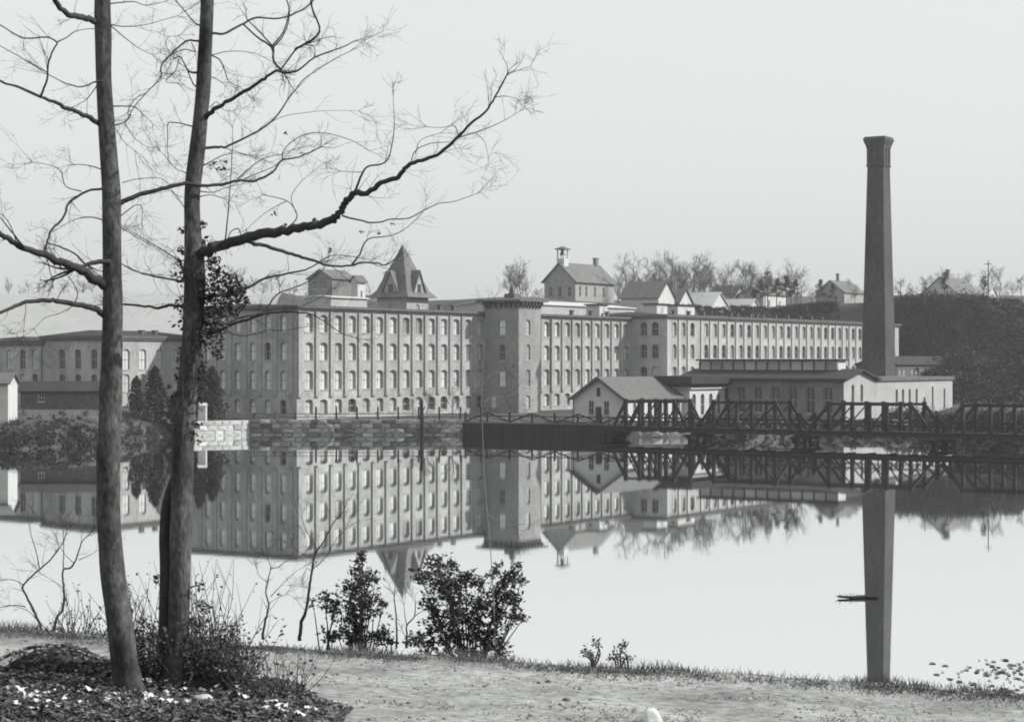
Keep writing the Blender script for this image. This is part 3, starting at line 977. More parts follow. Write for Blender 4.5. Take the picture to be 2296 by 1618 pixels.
fence = tag(empty('yard_fence', (XW1, 297.0, 2.2)), 'two rail wooden fence with tall posts along the mill yard wall', 'fence')
fl = XW2 - XW1 + 0.5
pf = MB(); pf.box(-0.13, 0.13, -0.13, 0.13, -0.3, 1.85); pf.frustum(1.852, 0.13, 0.13, 1.98, 0.02, 0.02)
pfm = pf.mesh('post', M['timber'])
ps = MB(); ps.box(-0.09, 0.09, -0.09, 0.09, -0.3, 1.05)
psm = ps.mesh('post', M['timber'])
i = 0
xx = 0.5
while xx < fl:
    o = link_mesh('post', pfm if xx > 9 else psm, fence, (xx, 0, 0))
    o.rotation_euler = (rnd.uniform(-.04, .04), rnd.uniform(-.05, .05), 0)
    xx += 3.05
for zz in (0.35, 0.85):
    b = MB(); b.box(0, fl, -0.17, -0.132, zz, zz + 0.11)
    b.build('rail', M['timber_grey'], fence)

# dark corner bulkhead of timber and the dam running to the bridge
DA, DB = Vector((XW2 - 3.0, 294.6, 0)), Vector((15.6, 281.6, 0))
dd_ = (DB - DA).normalized(); dn = Vector((-dd_.y, dd_.x, 0))
dlen = (DB - DA).length
dam = tag(empty('timber_dam', DA, math.atan2(dd_.y, dd_.x)), 'dark timber dam between the pond wall and the bridge', 'dam')
b = MB(); b.box(0, dlen, 0.24, 5.0, -2.0, 1.6)
b.build('core', M['humus'], dam)
for k in range(6):
    b = MB(); b.box(0, dlen, 0.0 + 0.03 * (k % 2), 0.22, -0.7 + k * 0.42, -0.7 + k * 0.42 + 0.40)
    b.build('timber', M['timber'], dam)
b = MB(); b.box(-0.1, dlen, -0.1, 0.9, 1.84, 1.98)
b.build('cap_beam', M['timber_grey'], dam)
for k in range(9):
    b = MB(); b.box(k * dlen / 8 - 0.14, k * dlen / 8 + 0.14, -0.16, -0.004, -1.0, 1.83)
    b.build('pile', M['timber'], dam)
# king-post railing on top
rail = tag(empty('dam_railing', DA + Vector((0, 0, 1.98)) + dn * 0.5, math.atan2(dd_.y, dd_.x)), 'low king post timber railing along the top of the dam', 'railing')
b = MB(); b.box(0, dlen, -0.08, 0.08, 0.85, 1.0); b.build('rail', M['timber'], rail)
n = 7
for k in range(n + 1):
    a = k * dlen / n
    b = MB(); b.box(a - 0.12, a + 0.12, -0.12, 0.12, 0.0, 1.15 if k % 2 else 1.45); b.build('post', M['timber'], rail)
    if k < n:
        c = (k + 1) * dlen / n
        b = MB(); b.beam((a, 0.1, 0.1 if k % 2 == 0 else 1.35), (c, 0.1, 1.35 if k % 2 == 0 else 0.1), 0.12, 0.2); b.build('brace', M['timber'], rail)
        b = MB(); b.beam((a, -0.1, 0.75), (c, -0.1, 0.1), 0.08, 0.12); b.build('brace', M['timber_grey'], rail)

pole = tag(empty('mooring_post', at(947, 960, 293.5)), 'dark leaning mooring post standing in the pond before the yard wall', 'post')
pole.location.z = -2.2
b = MB(); b.tube([(0, 0, 0), (-0.05, 0, 4.5), (-0.12, 0, 7.4)], [0.34, 0.3, 0.24], 8)
b.build('pile', M['timber'], pole)
b = MB(); b.tube([(-0.12, -0.05, 5.6), (0.5, -0.1, 6.5)], [0.1, 0.05], 5); b.tube([(-0.1, 0, 6.3), (-0.7, 0, 7.3)], [0.08, 0.03], 5)
b.build('stub', M['timber'], pole)

# ------------------------------------------------------------------ bridge
BR = Vector((24.6, 275.0, 0))
BD = Vector((0.836, -0.549, 0)); BP = Vector((0.549, 0.836, 0))
bridge = tag(empty('timber_bridge', BR, math.atan2(BD.y, BD.x)), 'long timber truss bridge crossing the pond before the boiler house', 'bridge')
QZ, QT = 1.95, 5.35
spans = [(-11.0, 0.5, [0.36, 0.5, 0.64]), (2.3, 16.1, [0.42, 0.58]), (18.6, 35.6, [0.36, 0.5, 0.64]), (37.0, 52.5, [0.4, 0.6])]
HWD = 2.3                                    # half width of the deck; local y = +HWD is the far truss


def part(name, fn, mat='timber'):
    b = MB(); fn(b)
    return b.build(name, M[mat], bridge)


part('deck', lambda b: b.box(-12.5, 56, -HWD - 0.3, HWD + 0.3, QZ - 0.32, QZ - 0.1))
for y in (-HWD, HWD):
    part('bottom_chord', lambda b: b.box(-12.5, 56, y - 0.2, y + 0.2, QZ - 0.72, QZ - 0.324))
for k in range(24):
    a = -12 + k * 2.9
    part('floor_beam', lambda b: b.box(a - 0.15, a + 0.15, -HWD - 0.6, HWD + 0.6, QZ - 0.86, QZ - 0.724))
for q0, q1, mids in spans:
    Ls = q1 - q0
    qa, qb = q0 + 0.17 * Ls, q1 - 0.17 * Ls
    for y in (-HWD, HWD):
        part('end_post', lambda b: b.beam((q0, y, QZ - 0.1), (qa, y, QT), 0.3, 0.36))
        part('end_post', lambda b: b.beam((q1, y, QZ - 0.1), (qb, y, QT), 0.3, 0.36))
        part('top_chord', lambda b: b.box(qa - 0.3, qb + 0.3, y - 0.17, y + 0.17, QT - 0.2, QT + 0.14))
        posts = [qa] + [q0 + m * Ls for m in mids] + [qb]
        for qq in posts:
            part('post', lambda b: b.box(qq - 0.2, qq + 0.2, y - 0.24, y + 0.24, QZ - 0.1, QT + (0.35 if qq in (qa, qb) else 0.28)))
        for i in range(len(posts) - 1):
            a, c = posts[i] + 0.2, posts[i + 1] - 0.2
            part('brace', lambda b: b.beam((a, y, QZ), (c, y, QZ + 2.0 if i % 2 else QT - 0.4), 0.12, 0.17))
            if i % 2 == 0: part('brace', lambda b: b.beam((a, y + 0.16, QZ + 1.6), (c, y + 0.16, QZ), 0.1, 0.13))
        part('brace', lambda b: b.beam((q0 + 0.09 * Ls, y, QZ), (qa - 0.1, y, QZ + 1.5), 0.14, 0.18))
        part('brace', lambda b: b.beam((q1 - 0.09 * Ls, y, QZ), (qb + 0.1, y, QZ + 1.5), 0.14, 0.18))
for y in (-HWD + 0.4, HWD - 0.4):
    part('hand_rail', lambda b: b.box(-12.5, 56, y - 0.05, y + 0.05, QZ + 1.02, QZ + 1.16))
    part('hand_rail', lambda b: b.box(-12.5, 56, y - 0.04, y + 0.04, QZ + 0.5, QZ + 0.6))
    for k in range(20):
        a = -12 + k * 3.5
        part('rail_post', lambda b: b.box(a - 0.06, a + 0.06, y - 0.054, y + 0.054, QZ - 0.1, QZ + 1.018))
for q in (-12.0, 1.4, 17.3, 36.3, 53.5):
    for y in (-HWD, HWD):
        for dq in (-0.7, 0.7):
            part('pile', lambda b: b.tube([(q + dq, y, -2.3), (q + dq * 0.8, y * 0.92, QZ - 1.0)], [0.24, 0.22], 8))
    part('pile_cap', lambda b: b.box(q - 1.1, q + 1.1, -HWD - 0.7, HWD + 0.7, QZ - 1.3, QZ - 1.0))
    part('brace', lambda b: b.beam((q + 0.7, -HWD, -0.4), (q + 0.7, HWD, QZ - 1.4), 0.12, 0.2))
    part('brace', lambda b: b.beam((q - 0.9, -HWD - 0.3, QZ - 1.3), (q + 0.9, -HWD - 0.3, -0.2), 0.12, 0.2))
# raised king-post bents between the spans
for q in (1.4, 17.3, 36.3):
    for y in (-HWD, HWD):
        part('king_post', lambda b: b.box(q - 0.28, q + 0.28, y - 0.2, y + 0.2, QZ - 0.1, QZ + 2.1))
        part('brace', lambda b: b.beam((q - 1.9, y, QZ), (q, y, QZ + 1.9), 0.2, 0.26))
        part('brace', lambda b: b.beam((q + 1.9, y, QZ), (q, y, QZ + 1.9), 0.2, 0.26))

# ------------------------------------------------------------------ far trees and brush
def grow(mb, p, d, length, r, depth, rr, spread=0.6, up=0.12, n=4, kids=(3, 5), minr=0.02):
    """a limb and its branches"""
    pts = [Vector(p)]
    rad = [r]
    d = Vector(d).normalized()
    seg = 4 if depth > 1 else 3
    for i in range(seg):
        d = (d + Vector((rr.gauss(0, 0.13), rr.gauss(0, 0.13), rr.gauss(0, 0.1) + up * 0.5))).normalized()
        pts.append(pts[-1] + d * length / seg)
        rad.append(max(minr * 0.6, r * (1 - 0.72 * (i + 1) / seg)))
    mb.tube(pts, rad, n if depth > 1 else 3, cap=False)
    if depth <= 0: return
    for k in range(rr.randint(*kids)):
        t = rr.uniform(0.3, 1.0)
        i = min(int(t * seg), seg - 1)
        q = pts[i].lerp(pts[i + 1], t * seg - i)
        ax = d.orthogonal().normalized()
        ax = Matrix.Rotation(rr.uniform(0, 6.28), 3, d) @ ax
        nd = (Matrix.Rotation(rr.uniform(0.35, 0.35 + spread), 3, ax) @ d + Vector((0, 0, up))).normalized()
        grow(mb, q, nd, length * rr.uniform(0.45, 0.72), max(minr, r * 0.5 * (1 - 0.4 * t)), depth - 1, rr, spread, up, n, kids, minr)


bare = []
for k in range(6):
    rr = random.Random(100 + k)
    tk = MB(); cr = MB()
    hgt = rr.uniform(9, 12)
    pts = [Vector((0, 0, -1.0))]
    for i in range(6):
        pts.append(Vector((rr.gauss(0, 0.12) * i, rr.gauss(0, 0.12) * i, hgt * (i + 1) / 6)))
    rad = [0.2, 0.18, 0.16, 0.13, 0.10, 0.07, 0.03]
    tk.tube(pts, rad, 5)
    for q in range(rr.randint(12, 17)):
        t = rr.uniform(0.28, 0.97)
        i = min(int(t * 6), 5)
        p = pts[i].lerp(pts[i + 1], t * 6 - i)
        a = rr.uniform(0, 6.28)
        grow(cr, p, (math.cos(a), math.sin(a), rr.uniform(0.5, 1.2)), hgt * rr.uniform(0.22, 0.36) * (1.15 - 0.5 * t), 0.055, 2, rr, 0.6, 0.15, 4, (4, 6), 0.022)
    bare.append((tk.mesh('trunk', M['bark_far']), cr.mesh('crown', M['bark_far'])))


def far_tree(kind, meshes, x, y, s, label, group, rr, zoff=0.0):
    r = tag(empty(kind, (x, y, ground_z(x, y) + zoff), rr.uniform(0, 6.28)), label, 'tree', group)
    r.scale = (s * rr.uniform(0.9, 1.1), s * rr.uniform(0.9, 1.1), s)
    link_mesh('trunk', meshes[0], r); link_mesh('crown', meshes[1], r)
    return r


pine = []
for k in range(4):
    rr = random.Random(200 + k)
    tk = MB(); cr = MB()
    hgt = rr.uniform(9, 11)
    tk.tube([(0, 0, -1), (0.1, 0, hgt * .5), (0.0, 0.1, hgt)], [0.2, 0.14, 0.04], 5)
    for q in range(30):
        t = rr.uniform(0.38, 1.0)
        a = rr.uniform(0, 6.28)
        ln = (1.08 - t) * 3.2 * rr.uniform(0.5, 1.1) + 0.3
        tip = Vector((math.cos(a) * ln, math.sin(a) * ln, hgt * t + rr.uniform(-0.2, 0.5)))
        tk.tube([(0, 0, hgt * t - 0.2), tuple(tip)], [0.05, 0.015], 3, cap=False)
        for j in range(26):
            f_ = rr.uniform(0.35, 1.05)
            c = Vector((0, 0, hgt * t - 0.2)).lerp(tip, f_) + Vector((rr.gauss(0, .32), rr.gauss(0, .32), rr.gauss(0, .2)))
            cr.leaf(c, rr.uniform(0.3, 0.6), rr.uniform(0.12, 0.3), rr)
    pine.append((tk.mesh('trunk', M['bark_far']), cr.mesh('crown', M['needle_far'])))

rr = random.Random(11)
ORD = 'first second third fourth fifth sixth seventh eighth ninth tenth eleventh twelfth thirteenth fourteenth fifteenth sixteenth seventeenth eighteenth nineteenth twentieth'.split()


def hill_trees(x0, x1, n, ylo, yhi, slo, shi, where):
    for i in range(n):
        px = x0 + (x1 - x0) * (i + rr.random()) / n
        Y = rr.uniform(ylo, yhi)
        x = (px - CX) / F * Y
        far_tree('bare_tree', rr.choice(bare), x, Y, rr.uniform(slo, shi), ORD[i] + ' from the left of the hazy bare trees ' + where, 'bare trees ' + where, rr)


hill_trees(1385, 1480, 14, 480, 530, 0.55, 0.95, 'right of the schoolhouse')
hill_trees(1470, 1600, 20, 492, 540, 0.75, 1.08, 'behind the pair of white gables')
hill_trees(1590, 1720, 19, 515, 560, 0.6, 1.0, 'behind the low bright gables')
hill_trees(1715, 1800, 9, 545, 590, 0.6, 0.95, 'behind the pine grove')
hill_trees(1135, 1180, 5, 455, 480, 0.5, 0.8, 'behind the tower finial')
hill_trees(1180, 1230, 4, 470, 500, 0.3, 0.5, 'between stair tower and schoolhouse')
hill_trees(1290, 1390, 9, 490, 520, 0.4, 0.8, 'behind the schoolhouse roof')
hill_trees(1790, 1930, 9, 545, 590, 0.35, 0.65, 'between pines and chimney')
hill_trees(2010, 2300, 18, 515, 580, 0.4, 0.8, 'right of the mill chimney')
hill_trees(500, 640, 7, 470, 540, 0.4, 0.7, 'above the mill end wall')
hill_trees(640, 860, 8, 480, 560, 0.3, 0.55, 'around the hazy brick house')
hill_trees(0, 230, 9, 560, 700, 0.4, 0.7, 'above the pale field')
for px, Y, s, lab in ((1690, 528, .6, 'leftmost pine of the grove round the dark roofed white house'), (1705, 522, .72, 'short pine before the left wall of the dark roofed white house'),
                      (1722, 526, .98, 'tallest pine of the grove over the dark roofed white house'), (1741, 524, .9, 'second tallest pine, right of the tallest in the grove'),
                      (1764, 528, .92, 'leaning broad pine at the right wall of the dark roofed white house'), (1782, 526, .8, 'rightmost pine of the grove round the dark roofed white house')):
    x = (px - CX) / F * Y
    far_tree('pine_tree', rr.choice(pine), x, Y, s, lab, 'pines around the hill house', rr)
for px, Y, s, lab in ((1838, 545, .82, 'thin tall pine standing alone between the pine grove and the grey chimney house'),
                      (1868, 550, .7, 'dark pine in front of the grey house with the brick chimney'),
                      (2100, 484, .6, 'dark spreading pine before the large house on the brushy slope'),
                      (2118, 488, .7, 'taller dark pine touching the large house on the brushy slope'),
                      (2206, 488, .55, 'dark pine by the pole on the right brow')):
    x = (px - CX) / F * Y
    far_tree('pine_tree', rr.choice(pine), x, Y, s, lab, None, rr)
for px, hh, lab in ((2074, 9.0, 'bare utility pole just right of the mill chimney on the hill'), (2216, 9.5, 'bare utility pole before the far right white house')):
    Y = 488; x = (px - CX) / F * Y
    p = tag(empty('utility_pole', (x, Y, ground_z(x, Y))), lab, 'pole')
    b = MB(); b.tube([(0, 0, -1), (0, 0, hh)], [0.17, 0.12], 6); b.build('shaft', M['bark_far'], p)
    b = MB(); b.box(-0.9, 0.9, -0.08, 0.08, hh - 0.9, hh - 0.72); b.build('crossarm', M['bark_far'], p)

# evergreens on the far bank behind the tree trunks
ced = []
for k in range(3):
    q = random.Random(300 + k)
    tk = MB(); cr = MB()
    tk.tube([(0, 0, -1), (0, 0, 6)], [0.16, 0.03], 5)
    for j in range(1900):
        t = q.random() ** 0.8
        a = q.uniform(0, 6.28)
        rad = (1 - t ** 1.9) ** 0.62 * 1.75 * (0.8 + 0.75 * noise.noise(Vector((math.cos(a) * 1.6 + k * 3, math.sin(a) * 1.6, t * 5)))) * q.random() ** 0.4
        cr.leaf((math.cos(a) * rad, math.sin(a) * rad, 0.2 + t * 6.0), q.uniform(.25, .5), q.uniform(.12, .28), q)
    ced.append((tk.mesh('trunk', M['bark_far']), cr.mesh('crown', M['needle_far'])))
for i, (px, Y, s, lab) in enumerate(((306, 287, 1.0, 'dark cedar on the far bank, leftmost of those seen between the big trunks'),
                                     (348, 289, 1.3, 'broad dark cedar in the middle of the gap between the two big trunks'),
                                     (396, 290, 1.3, 'dark cedar on the far bank partly behind the ivy covered trunk'),
                                     (446, 300, 1.45, 'tall dark cedar at the mill corner, right behind the ivy covered trunk'),
                                     (476, 301, 1.3, 'dark cedar at the foot of the mill end wall'))):
    x = (px - CX) / F * Y
    far_tree('cedar_tree', ced[i % 3], x, Y, s, lab, None, rr)
for i, (px, Y, s, lab) in enumerate(((925, 303, .34, 'thin bare sapling behind the yard fence, left of the mooring post'), (1015, 306, .5, 'thin bare tree in the mill yard close to the stair tower'), (958, 301, .42, 'bare sapling in the mill yard behind the mooring post'))):
    x = (px - CX) / F * Y
    far_tree('bare_tree', bare[i], x, Y, s, lab, None, rr)


def scatter_brush(name, count, place, size, mat, label=None, twigs=0):
    b = MB()
    q = random.Random(len(name) * 17 + count)
    for i in range(count):
        p, s = place(q)
        for j in range(q.randint(14, 26)):
            c = p + Vector((q.gauss(0, s * .45), q.gauss(0, s * .45), abs(q.gauss(0, s * .42))))
            b.leaf(c, q.uniform(*size), q.uniform(*size) * 0.5, q)
        for j in range(twigs):
            e = p + Vector((q.gauss(0, s * .4), q.gauss(0, s * .4), s * q.uniform(0.6, 1.6)))
            b.tube([p, p.lerp(e, .5) + Vector((q.gauss(0, .1), q.gauss(0, .1), 0)), e], [0.05, 0.035, 0.015], 3, cap=False)
    o = b.build(name, mat)
    tag(o, label, None, None, 'stuff')
    return o


def on_terrain(px, py, Y0, Y1, step=2.0):
    """where the line of sight through a measured point of the photograph meets the ground"""
    Y = Y0
    while Y < Y1:
        p = at(px, py, Y)
        if ground_z(p.x, Y) >= p.z:
            lo = Y - step
            for k in range(6):
                m = (lo + Y) / 2
                p = at(px, py, m)
                if ground_z(p.x, m) >= p.z: Y = m
                else: lo = m
            return Vector((p.x, Y, ground_z(p.x, Y)))
        Y += step
    return None


def slope_spot(q):
    while True:
        py_ = q.uniform(702, 905)
        p = on_terrain(q.uniform(1985, 2350), py_, 335, 640)
        if p is None: continue
        p = p + Vector((q.gauss(0, 2), q.gauss(0, 3), 0))
        rx, ry = p.x + 32.6, p.y - 304.0
        if 0.549 * rx + 0.836 * ry < 221 and -0.836 * rx + 0.549 * ry > -34: continue
        p.z = ground_z(p.x, p.y)
        return p, q.uniform(.5, .9) if py_ < 735 else q.uniform(1.0, 2.7)


scatter_brush('hillside_brush', 2900, slope_spot, (0.4, 1.1), M['brush'], twigs=3)


def brow_spot(q):
    while True:
        p = on_terrain(q.uniform(1570, 1990), q.uniform(694, 730), 440, 640)
        if p is None or -0.836 * (p.x + 32.6) + 0.549 * (p.y - 304.0) < 14: continue
        p = p + Vector((q.gauss(0, 1.5), q.gauss(0, 2.0), 0))
        p.z = ground_z(p.x, p.y)
        return p, q.uniform(0.35, 0.8)


scatter_brush('brow_brush', 1100, brow_spot, (0.3, 0.8), M['brush'], twigs=2)


def right_bank_spot(q):
    x = q.uniform(58, 84)
    y = shore(x) + q.uniform(0.5, 26) + (4 if x < 64 else 0)
    return Vector((x, y, ground_z(x, y))), q.uniform(0.6, 1.7)


scatter_brush('right_bank_brush', 420, right_bank_spot, (0.25, 0.7), M['brush'], twigs=3)


def left_bank_spot(q):
    while True:
        p = on_terrain(q.uniform(-60, 432), q.triangular(925, 1018, 990), 228, 320, 1.0)
        if p is None or p.z < -0.3: continue
        return p, q.uniform(0.3, 0.95)


def low_shore_spot(q):
    while True:
        p = on_terrain(q.uniform(1545, 2330), q.uniform(945, 1012), 236, 312, 1.0)
        if p is None or p.z < -0.3: continue
        return p, q.uniform(0.2, 0.55)


scatter_brush('shore_brush', 520, low_shore_spot, (0.15, 0.45), M['brush'], twigs=1)
scatter_brush('left_bank_brush', 560, left_bank_spot, (0.15, 0.5), M['brush'], twigs=2)

# ------------------------------------------------------------------ the two big trees
def Sw(w, Y): return w / F * Y


def c1(x, y): return (x / 2.5166, y / 2.5166)
def c2(x, y): return (367.3 + x / 2.517, 91.8 + y / 2.517)
def c6(x, y): return (x / 3.3876, 532.6 + y / 3.3876)
def c7(x, y): return (430 / 1.0889 + x / 3.524, 500 / 1.0889 + y / 3.524)


def path3(pts, Y, dY):
    """picture polyline -> points in space, its far end dY nearer or farther than the trunk"""
    n = len(pts)
    ln = [0.0]
    for i in range(1, n):
        ln.append(ln[-1] + math.hypot(pts[i][0] - pts[i - 1][0], pts[i][1] - pts[i - 1][1]))
    tot = max(ln[-1], 1e-6)
    return [at(p[0], p[1], Y + dY * (l / tot)) for p, l in zip(pts, ln)]


tw = random.Random(42)


def twig(mb, p, d, length, r, depth, Y):
    d = Vector(d).normalized()
    pts = [Vector(p)]; rad = [r]
    n = 5
    curl = Vector((tw.gauss(0, .1), tw.gauss(0, .1), tw.uniform(-.04, .1)))
    for i in range(n):
        d = (d + curl + Vector((tw.gauss(0, .15), tw.gauss(0, .15), tw.gauss(0, .12)))).normalized()
        pts.append(pts[-1] + d * length / n)
        rad.append(max(0.0011, r * (1 - 0.75 * (i + 1) / n)))
    mb.tube(pts, rad, 4 if r > 0.006 else 3, cap=False)
    if depth > 0:
        for k in range(tw.randint(2, 4)):
            i = tw.randint(1, n - 1)
            ax = Matrix.Rotation(tw.uniform(0, 6.28), 3, d) @ d.orthogonal().normalized()
            nd = Matrix.Rotation(tw.uniform(0.4, 1.0), 3, ax) @ (pts[i + 1] - pts[i]).normalized()
            twig(mb, pts[i], nd, length * tw.uniform(.4, .75), max(0.0015, rad[i] * .62), depth - 1, Y)


def limb(tree, pts, widths, Y, dY, twigs=1.0, name='branch', mat=None, extra=()):
    """one limb: picture points, widths at its two ends in picture units; extra = smaller branches springing from it"""
    mb = MB(); tm = MB()
    for pl, (w0, w1), d0, d1 in [(pts, widths, 0.0, dY)] + [(e[0], e[1], e[2] if len(e) > 2 else dY * .5, (e[3] if len(e) > 3 else tw.uniform(-.7, .7))) for e in extra]:
        p3 = path3(pl, Y + d0, d1 if d0 == 0.0 else d1)
        p3 = smooth_line(p3, 4)
        n = len(p3)
        rad = []
        for i in range(n):
            t = i / (n - 1)
            wv = w0 + (w1 - w0) * t ** 0.8
            rad.append(Sw(wv, Y) / 2 * (1 + 0.10 * noise.noise(p3[i] * 9)))
        # knobbly line
        for i in range(1, n - 1):
            p3[i] = p3[i] + Vector((tw.gauss(0, 1), tw.gauss(0, 1), tw.gauss(0, 1))) * rad[i] * 0.22
        mb.tube(p3, rad, 8 if w0 > 14 else 6)
        tot = sum((p3[i + 1] - p3[i]).length for i in range(n - 1))
        cnt = int(tot / 0.165 * twigs)
        for k in range(cnt):
            t = tw.uniform(0.12, 1.0) ** 0.75
            i = min(int(t * (n - 1)), n - 2)
            d = (p3[i + 1] - p3[i]).normalized()
            ax = Matrix.Rotation(tw.uniform(0, 6.28), 3, d) @ d.orthogonal().normalized()
            nd = Matrix.Rotation(tw.uniform(0.35, 1.1), 3, ax) @ d + Vector((0, 0, 0.15))
            twig(tm, p3[i], nd, tw.uniform(0.12, 0.5), min(0.0045, max(0.0021, rad[i] * .45)), tw.choice((0, 1, 1, 2)), Y)
        for k in range(3):      # the tip splits into fine ends
            d = (p3[-1] - p3[-2]).normalized() + Vector((tw.gauss(0, .4), tw.gauss(0, .4), tw.gauss(0, .4)))
            twig(tm, p3[-1], d, tw.uniform(.2, .5), max(0.003, rad[-1] * .7), 2, Y)
    o = mb.build(name, mat or M['bark_branch'], tree, -tree.location, smooth=True)
    if tm.v:
        t = tm.build('twigs', M['bark_branch'], o)
        t['kind'] = 'stuff'
    return o


def trunk(tree, pts, Y, name='trunk', mat=None, n=16, rough=0.12):
    p3 = smooth_line([at(x, y, Y) for x, y, w in pts], 6)
    ws = smooth_line([Vector((w, 0, 0)) for x, y, w in pts], 6)
    mb = MB()
    mb.tube(p3, [Sw(v.x, Y) / 2 for v in ws], n, rough=rough)
    return mb.build(name, mat or M['bark'], tree, -tree.location, smooth=True)


# left tree
YL = 23.2
gl_ = at(300, 1600, YL)
ltree = tag(empty('bare_tree', gl_), 'left big bare tree with straight grey trunk and no ivy, on the near bank', 'tree')
trunk(ltree, [(210, -700, 16), (218, -300, 26), (229, -60, 33), (230, 40, 36), (233, 180, 36), (239, 280, 37), (249, 420, 41), (251, 560, 42), (252, 700, 45), (249, 850, 49),
              (244, 1000, 52), (243, 1150, 53), (252, 1280, 56), (268, 1400, 58), (282, 1500, 63), (292, 1570, 74), (300, 1640, 96)], YL)
limb(ltree, [c1(*p) for p in ((560, 125), (500, 108), (440, 95), (370, 70), (320, 20), (300, -60), (280, -160))], (16, 10), YL, -0.9, 0.5)
limb(ltree, [c1(*p) for p in ((585, 130), (560, 60), (545, 20), (520, -60))], (7, 3), YL, 0.4, 0.6)
limb(ltree, [c1(*p) for p in ((580, 715), (520, 670), (470, 650), (380, 610), (300, 575), (230, 545), (120, 500), (0, 460), (-120, 420))], (14, 4), YL, -1.2, 0.6,
     extra=[([c1(*p) for p in ((228, 545), (265, 450), (270, 370), (300, 280), (320, 240), (260, 210), (130, 215), (0, 140), (-80, 100))], (5.5, 2.2), -0.9, -.5),
            ([c1(*p) for p in ((320, 240), (380, 210), (430, 175), (540, 160))], (3.5, 1.6), -1.0, .4),
            ([c1(*p) for p in ((268, 410), (180, 360), (20, 270), (-60, 230))], (2.6, 1.4), -0.9, .2),
            ([c1(*p) for p in ((575, 455), (540, 460), (460, 490), (370, 470), (280, 425))], (4.5, 2), -0.1, -.5)])
limb(ltree, [c1(*p) for p in ((600, 598), (690, 600), (760, 605), (800, 640))], (4, 1.6), YL, 0.5, 0.9)
limb(ltree, [c1(*p) for p in ((610, 716), (660, 705), (700, 690), (740, 650), (720, 640), (760, 560), (830, 520), (905, 440))], (3.6, 1.5), YL, 0.8, 0.8,
     extra=[([c1(*p) for p in ((700, 690), (760, 780), (830, 830))], (2, 1), 0.3, .3), ([c1(*p) for p in ((655, 730), (700, 800), (760, 850))], (1.8, 1), 0.2, .3)])
limb(ltree, [c1(*p) for p in ((640, 1175), (690, 1140), (720, 1125), (860, 1080), (960, 1050), (1060, 1035), (1150, 1045), (1250, 1040), (1340, 1020), (1440, 1020), (1540, 970), (1590, 905), (1690, 885), (1810, 830))], (13, 3), YL, 0.9, 0.5,
     extra=[([c1(*p) for p in ((1340, 1010), (1420, 940), (1500, 890), (1590, 870))], (3.2, 1.5), .6, .3),
            ([c1(*p) for p in ((1380, 1010), (1450, 980), (1560, 930), (1640, 850))], (2.6, 1.2), .6, .3),
            ([c1(*p) for p in ((1592, 900), (1600, 850), (1660, 790), (1760, 750), (1880, 760), (2000, 800), (2080, 850))], (3, 1.2), .8, .3),
            ([c1(*p) for p in ((690, 1030), (780, 1010), (900, 1005), (960, 1040))], (2, 1.2), .2, .2)])
limb(ltree, [c1(*p) for p in ((620, 1068), (560, 1068), (500, 1075), (420, 1120), (380, 1160), (360, 1220), (290, 1300), (265, 1370), (250, 1420))], (5.5, 5), YL, -0.5, 0.7,
     extra=[([c1(*p) for p in ((460, 1080), (370, 1050), (340, 960), (250, 925), (180, 915))], (2.6, 1.1), -.2, -.3),
            ([c1(*p) for p in ((265, 1370), (330, 1390), (420, 1430), (480, 1490))], (3, 4.5), -.4, .2)])
limb(ltree, [c1(*p) for p in ((640, 1640), (560, 1590), (500, 1550), (430, 1510), (340, 1480), (250, 1440), (140, 1400), (50, 1350), (0, 1320), (-120, 1250))], (26, 9), YL, -1.3, 0.7,
     extra=[([c1(*p) for p in ((620, 1475), (560, 1480), (500, 1490), (430, 1512))], (12, 9), -.1, -.2),
            ([c1(*p) for p in ((140, 1400), (60, 1300), (-20, 1200))], (5, 2), -.9, -.3),
            ([c1(*p) for p in ((100, 1380), (40, 1240), (-40, 1180))], (3, 1.4), -.9, .3)])
limb(ltree, [c6(*p) for p in ((850, 620), (790, 590), (720, 540), (640, 520), (540, 495), (430, 480), (320, 475), (200, 490), (90, 530), (0, 570), (-100, 600))], (17, 6), YL, -1.0, 0.4,
     extra=[([c6(*p) for p in ((570, 490), (590, 430), (560, 350), (530, 310), (450, 200))], (2.8, 1.5), -.4, .3),
            ([c6(*p) for p in ((430, 475), (460, 420), (510, 350))], (2.2, 1.2), -.5, .3),
            ([c6(*p) for p in ((195, 495), (195, 560), (185, 640), (180, 740))], (1.8, 1), -.7, .2),
            ([c6(*p) for p in ((540, 530), (440, 580), (340, 610), (260, 690))], (1.8, .9), -.5, .3)])
for pts in (((625, 145), (700, 210), (780, 270), (860, 310)), ((625, 140), (700, 150), (820, 140), (1000, 90)), ((620, 22), (750, 10), (820, 30), (930, 10)),
            ((680, 1220), (760, 1160), (800, 1170), (800, 1260)), ((680, 1280), (760, 1330), (860, 1390), (950, 1450)), ((690, 1490), (760, 1530), (840, 1545)),
            ((550, 480), (490, 560), (420, 600)), ((580, 1240), (500, 1225), (420, 1240), (330, 1290)), ((590, 960), (480, 930), (400, 930))):
    limb(ltree, [c1(*p) for p in pts], (3.0, 1.2), YL, tw.uniform(-.5, .5), 1.3)

